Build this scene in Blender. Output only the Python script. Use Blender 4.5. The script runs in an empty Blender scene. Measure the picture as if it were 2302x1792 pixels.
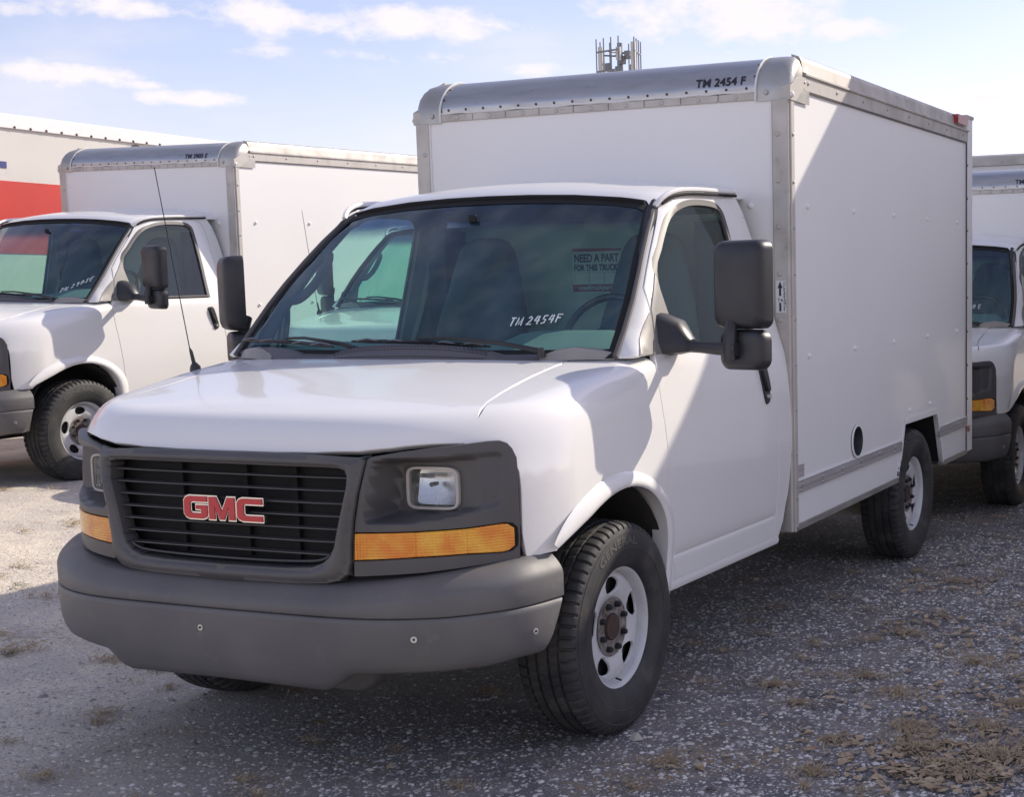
import bpy, math, random
import numpy as np
from mathutils import Vector, Matrix, Euler
from mathutils.geometry import delaunay_2d_cdt

random.seed(7); rng = np.random.default_rng(7)
scene = bpy.context.scene
col = scene.collection
R_ = math.radians

# ------------------------------------------------------------------ camera
cam_d = bpy.data.cameras.new('camera'); cam = bpy.data.objects.new('camera', cam_d); col.objects.link(cam)
scene.camera = cam
yaw, pitch, roll = -0.38927, 0.10853, -0.01405
CAMPOS = Vector((3.313, -4.321, 1.535))
fwd = Vector((math.sin(yaw) * math.cos(pitch), math.cos(yaw) * math.cos(pitch), -math.sin(pitch)))
rgt = Vector((math.cos(yaw), -math.sin(yaw), 0)); up = rgt.cross(fwd)
r2 = rgt * math.cos(roll) + up * math.sin(roll); u2 = -rgt * math.sin(roll) + up * math.cos(roll)
m3 = Matrix((r2, u2, -fwd)).transposed()
cam.matrix_world = Matrix.Translation(CAMPOS) @ m3.to_4x4()
cam_d.sensor_width = 36.0; cam_d.lens = 3175.94 / 2302 * 36.0
cam_d.shift_x = -584.04 / 2302; cam_d.shift_y = 113.24 / 2302
cam_d.clip_start = 0.05; cam_d.clip_end = 3000

# ------------------------------------------------------------------ light
SUN_TO = Vector((0.30, 0.52, 0.40)).normalized()
sun_el = math.asin(SUN_TO.z); sun_az = math.atan2(SUN_TO.x, SUN_TO.y)
sd = bpy.data.lights.new('sun', 'SUN'); sd.energy = 2.25; sd.angle = R_(0.5); sd.color = (1.0, .905, .77)
sun = bpy.data.objects.new('sun', sd); col.objects.link(sun)
sun.rotation_euler = SUN_TO.to_track_quat('Z', 'Y').to_euler()

w = bpy.data.worlds.new('World'); scene.world = w; w.use_nodes = True
nt = w.node_tree; nt.nodes.clear()
def N(t, **k):
    n = nt.nodes.new(t)
    for a, b in k.items(): setattr(n, a, b)
    return n
def lk(a, b): nt.links.new(a, b)
def M(op, a, b=None, c=None, clamp=False):
    n = N('ShaderNodeMath', operation=op); n.use_clamp = clamp
    for i, v in enumerate((a, b, c)):
        if v is None: continue
        if hasattr(v, 'type'): lk(v, n.inputs[i])
        else: n.inputs[i].default_value = v
    return n.outputs[0]
sky = N('ShaderNodeTexSky', sky_type='NISHITA'); sky.sun_disc = False
sky.sun_elevation = sun_el; sky.sun_rotation = sun_az; sky.air_density = 1.0; sky.dust_density = .5; sky.ozone_density = 1.6
tc = N('ShaderNodeTexCoord'); sp = N('ShaderNodeSeparateXYZ'); lk(tc.outputs['Generated'], sp.inputs[0])
az = M('MULTIPLY', M('ARCTAN2', sp.outputs[0], sp.outputs[1]), 57.2958)
el = M('MULTIPLY', M('ARCSINE', sp.outputs[2]), 57.2958)
# cloud sheet coordinates (perspective of a flat layer)
dz = M('MAXIMUM', M('ADD', sp.outputs[2], .06), .03)
cmb = N('ShaderNodeCombineXYZ'); lk(M('DIVIDE', sp.outputs[0], dz), cmb.inputs[0]); lk(M('DIVIDE', sp.outputs[1], dz), cmb.inputs[1])
n1 = N('ShaderNodeTexNoise'); n1.inputs['Scale'].default_value = .55; n1.inputs['Detail'].default_value = 8; n1.inputs['Roughness'].default_value = .58
lk(cmb.outputs[0], n1.inputs['Vector'])
cae = N('ShaderNodeCombineXYZ'); lk(az, cae.inputs[0]); lk(M('MULTIPLY', el, 1.8), cae.inputs[1])
n2 = N('ShaderNodeTexNoise'); n2.inputs['Scale'].default_value = .42; n2.inputs['Detail'].default_value = 9; n2.inputs['Roughness'].default_value = .62
lk(cae.outputs[0], n2.inputs['Vector'])
n3 = N('ShaderNodeTexNoise'); n3.inputs['Scale'].default_value = .13; n3.inputs['Detail'].default_value = 5
lk(cae.outputs[0], n3.inputs['Vector'])
# individual clouds: azimuth, elevation, half sizes, weight
CL = [(-23.4, 10.9, 5.4, 1.35, 1.0), (-19.3, 10.3, 2.4, .6, .9), (-35.6, 10.5, 4.0, .85, .95), (-40.8, 10.5, 3.6, .65, .9), (-45.8, 10.6, 3.6, .55, .85), (-38.5, 9.2, 6.0, .35, .55), (-30.8, 8.9, 3.0, .4, .6),
      (-44.2, 7.45, 2.1, .42, 1.05), (-48.3, 8.2, 3.4, .5, 1.05), (-45.6, 7.9, 1.5, .25, .8), (-50, 10.2, 1.4, .4, .8), (-14.0, 7.5, 2.0, .35, .95),
      (-38.4, 6.8, 1.3, .12, .5), (-62, 14, 7, 2, .8), (5, 12, 9, 2.2, .8), (-30, 22, 12, 3, .8), (40, 18, 12, 3, .8), (-110, 15, 12, 3, .8), (120, 14, 14, 3, .8), (165, 22, 14, 4, .8)]
acc = None
for a, e, sa, se, wt in CL:
    da = M('DIVIDE', M('SUBTRACT', az, a), sa); de = M('DIVIDE', M('SUBTRACT', el, e), se)
    d2 = M('ADD', M('MULTIPLY', da, da), M('MULTIPLY', de, de))
    g = M('MULTIPLY', M('POWER', 2.718, M('MULTIPLY', d2, -1.0)), wt)
    acc = g if acc is None else M('MAXIMUM', acc, g)
cl = M('ADD', M('MULTIPLY', acc, .95), M('MULTIPLY', M('SUBTRACT', n2.outputs[0], .5), 2.1))
mr = N('ShaderNodeMapRange'); mr.interpolation_type = 'SMOOTHSTEP'
mr.inputs['From Min'].default_value = .22; mr.inputs['From Max'].default_value = .98; lk(cl, mr.inputs['Value'])
# thin veil
veil = N('ShaderNodeMapRange'); veil.interpolation_type = 'SMOOTHSTEP'
veil.inputs['From Min'].default_value = .44; veil.inputs['From Max'].default_value = .66; veil.inputs['To Min'].default_value = .06; veil.inputs['To Max'].default_value = .5
lk(M('ADD', M('MULTIPLY', n1.outputs[0], .6), M('MULTIPLY', n3.outputs[0], .4)), veil.inputs['Value'])
hor = N('ShaderNodeMapRange'); hor.inputs['From Min'].default_value = 9.0; hor.inputs['From Max'].default_value = 0; hor.inputs['To Min'].default_value = 0; hor.inputs['To Max'].default_value = .30
lk(el, hor.inputs['Value'])
den = M('MAXIMUM', M('MAXIMUM', mr.outputs[0], veil.outputs[0]), hor.outputs[0])
mix = N('ShaderNodeMix', data_type='RGBA'); lk(den, mix.inputs['Factor']); tnt = N('ShaderNodeMix', data_type='RGBA', blend_type='MULTIPLY'); tnt.inputs['Factor'].default_value = 1; lk(sky.outputs[0], tnt.inputs[6]); tnt.inputs[7].default_value = (.62, .50, .54, 1); lk(tnt.outputs[2], mix.inputs[6])
ccol = N('ShaderNodeRGB'); ccol.outputs[0].default_value = (3.15, 2.95, 3.0, 1); lk(ccol.outputs[0], mix.inputs[7])
bg = N('ShaderNodeBackground'); bg.inputs['Strength'].default_value = .15; lk(mix.outputs[2], bg.inputs[0])
wo = N('ShaderNodeOutputWorld'); lk(bg.outputs[0], wo.inputs[0])
scene.view_settings.view_transform = 'Standard'; scene.view_settings.look = 'None'
scene.view_settings.gamma = 1; scene.view_settings.use_curve_mapping = False; scene.view_settings.exposure = 1.14
scene.cycles.max_bounces = 10; scene.cycles.transparent_max_bounces = 16
scene.cycles.caustics_reflective = False; scene.cycles.caustics_refractive = False

# ------------------------------------------------------------------ materials
MATS = {}
def mat(name, base, rough=.5, metal=0., coat=0., coat_rough=.05, var=None, varscale=3., bump=0., bscale=200., rvar=0., spec=.5, dirt=None, dirt_scale=1.5, dirt_lo=.5, dirt_hi=.75, stretch=None):
    m = bpy.data.materials.new(name); m.use_nodes = True; t = m.node_tree; b = t.nodes['Principled BSDF']
    b.inputs['Base Color'].default_value = (*base, 1); b.inputs['Roughness'].default_value = rough
    b.inputs['Metallic'].default_value = metal; b.inputs['Coat Weight'].default_value = coat; b.inputs['Coat Roughness'].default_value = coat_rough
    b.inputs['Specular IOR Level'].default_value = spec
    g = t.nodes.new('ShaderNodeTexCoord')
    vec = g.outputs['Object']
    if stretch:
        mp = t.nodes.new('ShaderNodeMapping'); mp.inputs['Scale'].default_value = stretch; t.links.new(vec, mp.inputs[0]); vec = mp.outputs[0]
    cur = None
    if var:
        n = t.nodes.new('ShaderNodeTexNoise'); n.inputs['Scale'].default_value = varscale; n.inputs['Detail'].default_value = 6
        t.links.new(vec, n.inputs['Vector'])
        x = t.nodes.new('ShaderNodeMix'); x.data_type = 'RGBA'; x.inputs[6].default_value = (*base, 1); x.inputs[7].default_value = (*var, 1)
        r = t.nodes.new('ShaderNodeMapRange'); r.inputs['From Min'].default_value = .35; r.inputs['From Max'].default_value = .7
        t.links.new(n.outputs[0], r.inputs[0]); t.links.new(r.outputs[0], x.inputs['Factor']); cur = x.outputs[2]
    if dirt:
        n = t.nodes.new('ShaderNodeTexNoise'); n.inputs['Scale'].default_value = dirt_scale; n.inputs['Detail'].default_value = 10; n.inputs['Roughness'].default_value = .65
        t.links.new(g.outputs['Object'], n.inputs['Vector'])
        r = t.nodes.new('ShaderNodeMapRange'); r.inputs['From Min'].default_value = dirt_lo; r.inputs['From Max'].default_value = dirt_hi
        t.links.new(n.outputs[0], r.inputs[0])
        x = t.nodes.new('ShaderNodeMix'); x.data_type = 'RGBA'; x.inputs[7].default_value = (*dirt, 1)
        if cur is None: x.inputs[6].default_value = (*base, 1)
        else: t.links.new(cur, x.inputs[6])
        t.links.new(r.outputs[0], x.inputs['Factor']); cur = x.outputs[2]
    if cur is not None: t.links.new(cur, b.inputs['Base Color'])
    if rvar:
        n = t.nodes.new('ShaderNodeTexNoise'); n.inputs['Scale'].default_value = 7; n.inputs['Detail'].default_value = 6
        t.links.new(vec, n.inputs['Vector'])
        r = t.nodes.new('ShaderNodeMapRange'); r.inputs['To Min'].default_value = max(0, rough - rvar); r.inputs['To Max'].default_value = rough + rvar
        r.inputs['From Min'].default_value = .3; r.inputs['From Max'].default_value = .7
        t.links.new(n.outputs[0], r.inputs[0]); t.links.new(r.outputs[0], b.inputs['Roughness'])
    if bump:
        n = t.nodes.new('ShaderNodeTexNoise'); n.inputs['Scale'].default_value = bscale; n.inputs['Detail'].default_value = 3
        t.links.new(vec, n.inputs['Vector'])
        bp = t.nodes.new('ShaderNodeBump'); bp.inputs['Strength'].default_value = bump; bp.inputs['Distance'].default_value = .01
        t.links.new(n.outputs[0], bp.inputs['Height']); t.links.new(bp.outputs[0], b.inputs['Normal'])
    MATS[name] = m; return m
mat('white_paint', (.86, .845, .82), .28, coat=.55, var=(.845, .83, .80), varscale=2.2, dirt=(.74, .72, .67), dirt_scale=14, dirt_lo=.72, dirt_hi=1.1)
mat('box_white', (.86, .845, .825), .42, coat=.15, var=(.835, .82, .80), varscale=.9, bump=.05, bscale=1.2, dirt=(.68, .66, .63), dirt_scale=5, dirt_lo=.66, dirt_hi=1.1)
mat('alum', (.50, .485, .455), .46, metal=.75, var=(.40, .385, .36), varscale=6, rvar=.12, bump=.05, bscale=60, dirt=(.30, .28, .25), dirt_scale=9, dirt_lo=.6, dirt_hi=.85)
mat('cap_alum', (.50, .50, .50), .36, metal=.85, var=(.43, .43, .43), varscale=4, rvar=.10, bump=.02, bscale=300, stretch=(1, 6, 6))
mat('rail_alum', (.56, .53, .49), .55, metal=.35, var=(.47, .44, .40), varscale=7, rvar=.1, dirt=(.30, .27, .24), dirt_scale=14, dirt_lo=.6, dirt_hi=.8)
mat('strip_alum', (.52, .49, .49), .5, metal=.35, var=(.40, .37, .37), varscale=14, rvar=.1, stretch=(1, .2, 3))
mat('sealant', (.78, .77, .74), .7, bump=.3, bscale=90)
mat('bumper_plastic', (.112, .109, .110), .48, var=(.150, .143, .140), varscale=3.5, bump=.09, bscale=700, rvar=.09, dirt=(.24, .225, .21), dirt_scale=9, dirt_lo=.60, dirt_hi=.95)
mat('grille_plastic', (.078, .076, .080), .42, var=(.098, .093, .092), varscale=5, bump=.03, bscale=600)
mat('black_plastic', (.022, .022, .025), .38, var=(.032, .032, .035), varscale=6, bump=.04, bscale=500)
mat('mirror_plastic', (.024, .025, .031), .40, var=(.036, .035, .038), varscale=9, bump=.06, bscale=600, rvar=.08)
mat('dark', (.012, .012, .013), .85)
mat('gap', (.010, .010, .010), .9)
mat('undercarriage', (.025, .024, .023), .8, var=(.05, .04, .035), varscale=8)
mat('liner', (.035, .036, .037), .75, bump=.2, bscale=60, var=(.06, .055, .05), varscale=9)
mat('rubber', (.026, .027, .030), .66, var=(.055, .052, .048), varscale=12, bump=.08, bscale=300, dirt=(.135, .118, .10), dirt_scale=7, dirt_lo=.55, dirt_hi=.9)
mat('tyre_letter', (.09, .086, .08), .65)
mat('rim_white', (.66, .66, .66), .35, coat=.3, var=(.58, .57, .56), varscale=12, dirt=(.22, .17, .12), dirt_scale=22, dirt_lo=.66, dirt_hi=.8)
mat('hub_ring', (.36, .34, .32), .55, metal=.4, var=(.16, .13, .11), varscale=40, dirt=(.10, .06, .04), dirt_scale=30, dirt_lo=.5, dirt_hi=.65)
mat('rust', (.085, .050, .038), .8, var=(.05, .035, .03), varscale=60)
mat('lug', (.05, .05, .055), .4, metal=.6)
mat('screw', (.62, .62, .60), .35, metal=.7)
mat('chrome', (.78, .78, .77), .16, metal=1, rvar=.05)
mat('emblem_red', (.55, .012, .025), .32, coat=.5)
mat('letter_black', (.018, .020, .035), .5)
mat('label_white', (.75, .75, .73), .5)
mat('label_red', (.40, .05, .06), .5)
mat('trim_beige', (.33, .31, .29), .5, var=(.26, .245, .23), varscale=8, bump=.05, bscale=400)
mat('trim_rubber', (.10, .09, .09), .5)
mat('interior_dark', (.035, .04, .045), .8)
mat('dash', (.19, .23, .24), .7, bump=.1, bscale=300)
mat('seat', (.085, .10, .12), .85, bump=.15, bscale=250)
mat('bulkhead', (.60, .64, .58), .8, var=(.54, .58, .52), varscale=3)
mat('red_lens', (.35, .02, .02), .25, coat=.6)
mat('red_paint', (.62, .055, .04), .4, coat=.2, var=(.56, .05, .04), varscale=1.5)
mat('cream_paint', (.68, .66, .61), .45, var=(.62, .60, .55), varscale=.8, dirt=(.50, .47, .42), dirt_scale=3, dirt_lo=.6, dirt_hi=.9)
mat('blue_paint', (.05, .06, .22), .45)
mat('brown_mark', (.10, .06, .055), .6)
mat('steel_grey', (.22, .23, .25), .5, metal=.5)
mat('antenna_white', (.60, .60, .58), .6)
mat('cowl_plastic', (.105, .10, .115), .55, bump=.05, bscale=500)
mat('cavity', (.10, .11, .13), .5, metal=.3)
mat('filler_dark', (.045, .055, .06), .5, metal=.2)
mat('chalk', (.80, .86, .88), .8)
mat('stick', (.20, .15, .10), .9)

def trans_mat(name, tint, gloss_rough=.02, refl=1.0, band=None, sky_haze=0.0):
    m = bpy.data.materials.new(name); m.use_nodes = True; t = m.node_tree; t.nodes.clear()
    o = t.nodes.new('ShaderNodeOutputMaterial'); tr = t.nodes.new('ShaderNodeBsdfTransparent'); gl = t.nodes.new('ShaderNodeBsdfGlossy')
    tr.inputs[0].default_value = (*tint, 1); gl.inputs['Roughness'].default_value = gloss_rough; gl.inputs[0].default_value = (.82, .93, 1, 1)
    fr = t.nodes.new('ShaderNodeFresnel'); fr.inputs[0].default_value = 1.5
    geo = t.nodes.new('ShaderNodeNewGeometry'); ir = t.nodes.new('ShaderNodeMapRange'); ir.inputs['To Min'].default_value = 1.5; ir.inputs['To Max'].default_value = 1 / 1.5; t.links.new(geo.outputs['Backfacing'], ir.inputs[0]); t.links.new(ir.outputs[0], fr.inputs[0])
    k = t.nodes.new('ShaderNodeMath'); k.operation = 'MULTIPLY'; k.inputs[1].default_value = refl; k.use_clamp = True; t.links.new(fr.outputs[0], k.inputs[0])
    mx = t.nodes.new('ShaderNodeMixShader'); t.links.new(k.outputs[0], mx.inputs[0])
    base = tr.outputs[0]
    if band:
        z0, z1, tcol = band
        tc_ = t.nodes.new('ShaderNodeTexCoord'); s = t.nodes.new('ShaderNodeSeparateXYZ'); t.links.new(tc_.outputs['Object'], s.inputs[0])
        mr_ = t.nodes.new('ShaderNodeMapRange'); mr_.interpolation_type = 'SMOOTHSTEP'; mr_.inputs['From Min'].default_value = z0; mr_.inputs['From Max'].default_value = z1
        t.links.new(s.outputs[2], mr_.inputs[0])
        c = t.nodes.new('ShaderNodeMix'); c.data_type = 'RGBA'; c.inputs[6].default_value = (*tint, 1); c.inputs[7].default_value = (*tcol, 1)
        t.links.new(mr_.outputs[0], c.inputs['Factor']); t.links.new(c.outputs[2], tr.inputs[0])
    if sky_haze:  # bluish diffuse veil painted in for sky haze reflected by the glass
        df = t.nodes.new('ShaderNodeBsdfDiffuse'); df.inputs[0].default_value = (.30, .46, .62, 1)
        tc2 = t.nodes.new('ShaderNodeTexCoord'); mp = t.nodes.new('ShaderNodeMapping'); mp.inputs['Rotation'].default_value = (0, .5, 0); mp.inputs['Scale'].default_value = (3.2, .8, .8)
        nz = t.nodes.new('ShaderNodeTexNoise'); nz.inputs['Scale'].default_value = 2.2; nz.inputs['Detail'].default_value = 5
        t.links.new(tc2.outputs['Object'], mp.inputs[0]); t.links.new(mp.outputs[0], nz.inputs['Vector'])
        h = t.nodes.new('ShaderNodeMapRange'); h.inputs['From Min'].default_value = .35; h.inputs['From Max'].default_value = .75; h.inputs['To Min'].default_value = sky_haze * .3; h.inputs['To Max'].default_value = sky_haze * 1.8
        t.links.new(nz.outputs[0], h.inputs[0])
        m2 = t.nodes.new('ShaderNodeMixShader'); t.links.new(h.outputs[0], m2.inputs[0]); t.links.new(tr.outputs[0], m2.inputs[1]); t.links.new(df.outputs[0], m2.inputs[2]); base = m2.outputs[0]
    t.links.new(base, mx.inputs[1]); t.links.new(gl.outputs[0], mx.inputs[2]); t.links.new(mx.outputs[0], o.inputs[0])
    MATS[name] = m
trans_mat('windshield_glass', (.60, .86, .82), .015, 1.15, band=(1.775, 1.855, (.03, .07, .22)), sky_haze=.055)
trans_mat('window_glass', (.66, .86, .76), .01, 1.2)
trans_mat('lamp_glass', (.92, .93, .95), .03, 1.4)
def prism_lens():
    t = MATS['lamp_glass'].node_tree; o = [n for n in t.nodes if n.type == 'OUTPUT_MATERIAL'][0]; src = o.inputs[0].links[0].from_socket
    df = t.nodes.new('ShaderNodeBsdfDiffuse'); df.inputs[0].default_value = (.80, .79, .75, 1); gl = [n for n in t.nodes if n.type == 'BSDF_GLOSSY'][0]
    tc_ = t.nodes.new('ShaderNodeTexCoord'); mp = t.nodes.new('ShaderNodeMapping'); mp.inputs['Rotation'].default_value = (R_(90), 0, 0); br = t.nodes.new('ShaderNodeTexBrick'); br.inputs['Scale'].default_value = 22; br.offset = 0; br.inputs['Mortar Size'].default_value = .05; br.inputs['Brick Width'].default_value = .35; br.inputs['Row Height'].default_value = .6
    t.links.new(tc_.outputs['Object'], mp.inputs[0]); t.links.new(mp.outputs[0], br.inputs[0])
    wv = t.nodes.new('ShaderNodeTexWave'); wv.inputs['Scale'].default_value = 60; wv.inputs['Distortion'].default_value = 1.5; t.links.new(tc_.outputs['Object'], wv.inputs[0])
    ad = t.nodes.new('ShaderNodeMath'); ad.operation = 'ADD'; t.links.new(br.outputs['Fac'], ad.inputs[0]); t.links.new(wv.outputs['Fac'], ad.inputs[1])
    bp = t.nodes.new('ShaderNodeBump'); bp.inputs['Strength'].default_value = .7; bp.inputs['Distance'].default_value = .003; t.links.new(ad.outputs[0], bp.inputs['Height'])
    t.links.new(bp.outputs[0], gl.inputs['Normal']); t.links.new(bp.outputs[0], df.inputs['Normal'])
    nz = t.nodes.new('ShaderNodeTexNoise'); nz.inputs['Scale'].default_value = 40; t.links.new(tc_.outputs['Object'], nz.inputs[0]); r = t.nodes.new('ShaderNodeMapRange'); r.inputs['From Min'].default_value = .35; r.inputs['From Max'].default_value = .7; r.inputs['To Min'].default_value = .04; r.inputs['To Max'].default_value = .34; t.links.new(nz.outputs[0], r.inputs[0])
    mx = t.nodes.new('ShaderNodeMixShader'); t.links.new(r.outputs[0], mx.inputs[0]); t.links.new(src, mx.inputs[1]); t.links.new(df.outputs[0], mx.inputs[2]); t.links.new(mx.outputs[0], o.inputs[0])
prism_lens()

def amber():
    m = bpy.data.materials.new('amber_lens'); m.use_nodes = True; t = m.node_tree; b = t.nodes['Principled BSDF']
    b.inputs['Roughness'].default_value = .22; b.inputs['Coat Weight'].default_value = .7
    tc_ = t.nodes.new('ShaderNodeTexCoord'); s = t.nodes.new('ShaderNodeSeparateXYZ'); t.links.new(tc_.outputs['Object'], s.inputs[0])
    ax = t.nodes.new('ShaderNodeMath'); ax.operation = 'ABSOLUTE'; t.links.new(s.outputs[0], ax.inputs[0])
    n = t.nodes.new('ShaderNodeTexNoise'); n.inputs['Scale'].default_value = 14; n.inputs['Detail'].default_value = 3; t.links.new(tc_.outputs['Object'], n.inputs['Vector'])
    cr = t.nodes.new('ShaderNodeValToRGB'); cr.color_ramp.elements[0].position = .35; cr.color_ramp.elements[0].color = (.90, .25, .012, 1)
    cr.color_ramp.elements[1].position = .68; cr.color_ramp.elements[1].color = (1.0, .50, .04, 1)
    t.links.new(n.outputs[0], cr.inputs[0]); t.links.new(cr.outputs[0], b.inputs['Base Color'])
    def wave(out, sc):
        k = t.nodes.new('ShaderNodeMath'); k.operation = 'MULTIPLY'; k.inputs[1].default_value = sc; t.links.new(out, k.inputs[0])
        q = t.nodes.new('ShaderNodeMath'); q.operation = 'SINE'; t.links.new(k.outputs[0], q.inputs[0]); return q.outputs[0]
    a = t.nodes.new('ShaderNodeMath'); a.operation = 'ADD'; t.links.new(wave(ax.outputs[0], 620), a.inputs[0]); t.links.new(wave(s.outputs[2], 700), a.inputs[1])
    bp = t.nodes.new('ShaderNodeBump'); bp.inputs['Strength'].default_value = .55; bp.inputs['Distance'].default_value = .002
    t.links.new(a.outputs[0], bp.inputs['Height']); t.links.new(bp.outputs[0], b.inputs['Normal'])
    MATS['amber_lens'] = m
amber()
def reflector():
    m = bpy.data.materials.new('reflector'); m.use_nodes = True; t = m.node_tree; b = t.nodes['Principled BSDF']
    b.inputs['Base Color'].default_value = (.90, .89, .84, 1); b.inputs['Metallic'].default_value = .85; b.inputs['Roughness'].default_value = .22
    tc_ = t.nodes.new('ShaderNodeTexCoord'); v = t.nodes.new('ShaderNodeTexBrick'); v.inputs['Scale'].default_value = 34; v.inputs['Mortar Size'].default_value = .04
    mp = t.nodes.new('ShaderNodeMapping'); mp.inputs['Rotation'].default_value = (R_(90), 0, 0)
    t.links.new(tc_.outputs['Object'], mp.inputs[0]); t.links.new(mp.outputs[0], v.inputs[0])
    nz = t.nodes.new('ShaderNodeTexNoise'); nz.inputs['Scale'].default_value = 26; nz.inputs['Detail'].default_value = 2; t.links.new(tc_.outputs['Object'], nz.inputs[0])
    ad = t.nodes.new('ShaderNodeMath'); ad.operation = 'ADD'; t.links.new(v.outputs['Fac'], ad.inputs[0]); t.links.new(nz.outputs[0], ad.inputs[1])
    bp = t.nodes.new('ShaderNodeBump'); bp.inputs['Strength'].default_value = .5; bp.inputs['Distance'].default_value = .0012
    t.links.new(ad.outputs[0], bp.inputs['Height']); t.links.new(bp.outputs[0], b.inputs['Normal']); MATS['reflector'] = m
reflector()

# ------------------------------------------------------------------ mesh helpers
def mesh_obj(name, V, Fc, material, parent=None, smooth=True, normals=None, sharp=None):
    me = bpy.data.meshes.new(name); me.from_pydata([tuple(v) for v in V], [], [tuple(f) for f in Fc]); me.update()
    if smooth: me.shade_smooth()
    if sharp is not None and smooth: me.set_sharp_from_angle(angle=R_(sharp))
    if normals is not None: me.normals_split_custom_set_from_vertices([tuple(n) for n in normals])
    o = bpy.data.objects.new(name, me); me.materials.append(MATS[material] if isinstance(material, str) else material)
    col.objects.link(o)
    if parent is not None: o.parent = parent
    return o
def empty(name, loc=(0, 0, 0), parent=None):
    o = bpy.data.objects.new(name, None); o.location = loc; o.empty_display_size = .2; col.objects.link(o)
    if parent: o.parent = parent
    return o
class MB:
    def __init__(s): s.V = []; s.F = []
    def add(s, V, Fc):
        b = len(s.V); s.V += [tuple(v) for v in V]; s.F += [tuple(i + b for i in f) for f in Fc]; return s
    def box(s, x0, x1, y0, y1, z0, z1, bev=0.0):
        if bev <= 0:
            V = [(x, y, z) for x in (x0, x1) for y in (y0, y1) for z in (z0, z1)]
            return s.add(V, [(0, 1, 3, 2), (4, 6, 7, 5), (0, 4, 5, 1), (2, 3, 7, 6), (0, 2, 6, 4), (1, 5, 7, 3)])
        b = bev; V = []; idx = {}
        X = (x0, x1); Y = (y0, y1); Z = (z0, z1)
        for i in (0, 1):
            for j in (0, 1):
                for k in (0, 1):
                    sx, sy, sz = (1 if i == 0 else -1), (1 if j == 0 else -1), (1 if k == 0 else -1)
                    idx[i, j, k, 0] = len(V); V.append((X[i], Y[j] + sy * b, Z[k] + sz * b))
                    idx[i, j, k, 1] = len(V); V.append((X[i] + sx * b, Y[j], Z[k] + sz * b))
                    idx[i, j, k, 2] = len(V); V.append((X[i] + sx * b, Y[j] + sy * b, Z[k]))
        Fc = []
        def q(*a): Fc.append(tuple(idx[t] for t in a))
        q((0,0,0,0),(0,0,1,0),(0,1,1,0),(0,1,0,0)); q((1,0,0,0),(1,1,0,0),(1,1,1,0),(1,0,1,0))
        q((0,0,0,1),(1,0,0,1),(1,0,1,1),(0,0,1,1)); q((0,1,0,1),(0,1,1,1),(1,1,1,1),(1,1,0,1))
        q((0,0,0,2),(0,1,0,2),(1,1,0,2),(1,0,0,2)); q((0,0,1,2),(1,0,1,2),(1,1,1,2),(0,1,1,2))
        for i in (0, 1):
            for j in (0, 1):
                a = [(i,j,0,0),(i,j,0,1),(i,j,1,1),(i,j,1,0)]
                q(*(a if (i + j) % 2 == 0 else a[::-1]))
            for k in (0, 1):
                a = [(i,0,k,0),(i,1,k,0),(i,1,k,2),(i,0,k,2)]
                q(*(a if (i + k) % 2 == 0 else a[::-1]))
        for j in (0, 1):
            for k in (0, 1):
                a = [(0,j,k,1),(0,j,k,2),(1,j,k,2),(1,j,k,1)]
                q(*(a if (j + k) % 2 == 0 else a[::-1]))
        for i in (0, 1):
            for j in (0, 1):
                for k in (0, 1):
                    a = [(i,j,k,0),(i,j,k,2),(i,j,k,1)]
                    q(*(a if (i + j + k) % 2 == 0 else a[::-1]))
        return s.add(V, Fc)
    def tube(s, pts, r, n=8, cap=True):
        pts = [Vector(p) for p in pts]; rs = r if isinstance(r, (list, tuple)) else [r] * len(pts)
        V = []; Fc = []; prev = None
        for i, p in enumerate(pts):
            d = (pts[min(i + 1, len(pts) - 1)] - pts[max(i - 1, 0)]).normalized()
            if prev is None: a = d.orthogonal().normalized()
            else: a = (prev - d * prev.dot(d)).normalized()
            prev = a; b = d.cross(a)
            for k in range(n):
                t = 2 * math.pi * k / n; V.append(p + (a * math.cos(t) + b * math.sin(t)) * rs[i])
        for i in range(len(pts) - 1):
            for k in range(n):
                k2 = (k + 1) % n; Fc.append((i * n + k, i * n + k2, (i + 1) * n + k2, (i + 1) * n + k))
        if cap: Fc.append(tuple(range(n))[::-1]); Fc.append(tuple(range((len(pts) - 1) * n, len(pts) * n)))
        return s.add(V, Fc)
    def cyl(s, p0, p1, r0, r1=None, n=16): return s.tube([p0, p1], [r0, r0 if r1 is None else r1], n)
    def build(s, name, material, parent=None, smooth=True, sharp=35): return mesh_obj(name, s.V, s.F, material, parent, smooth, sharp=sharp)

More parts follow.
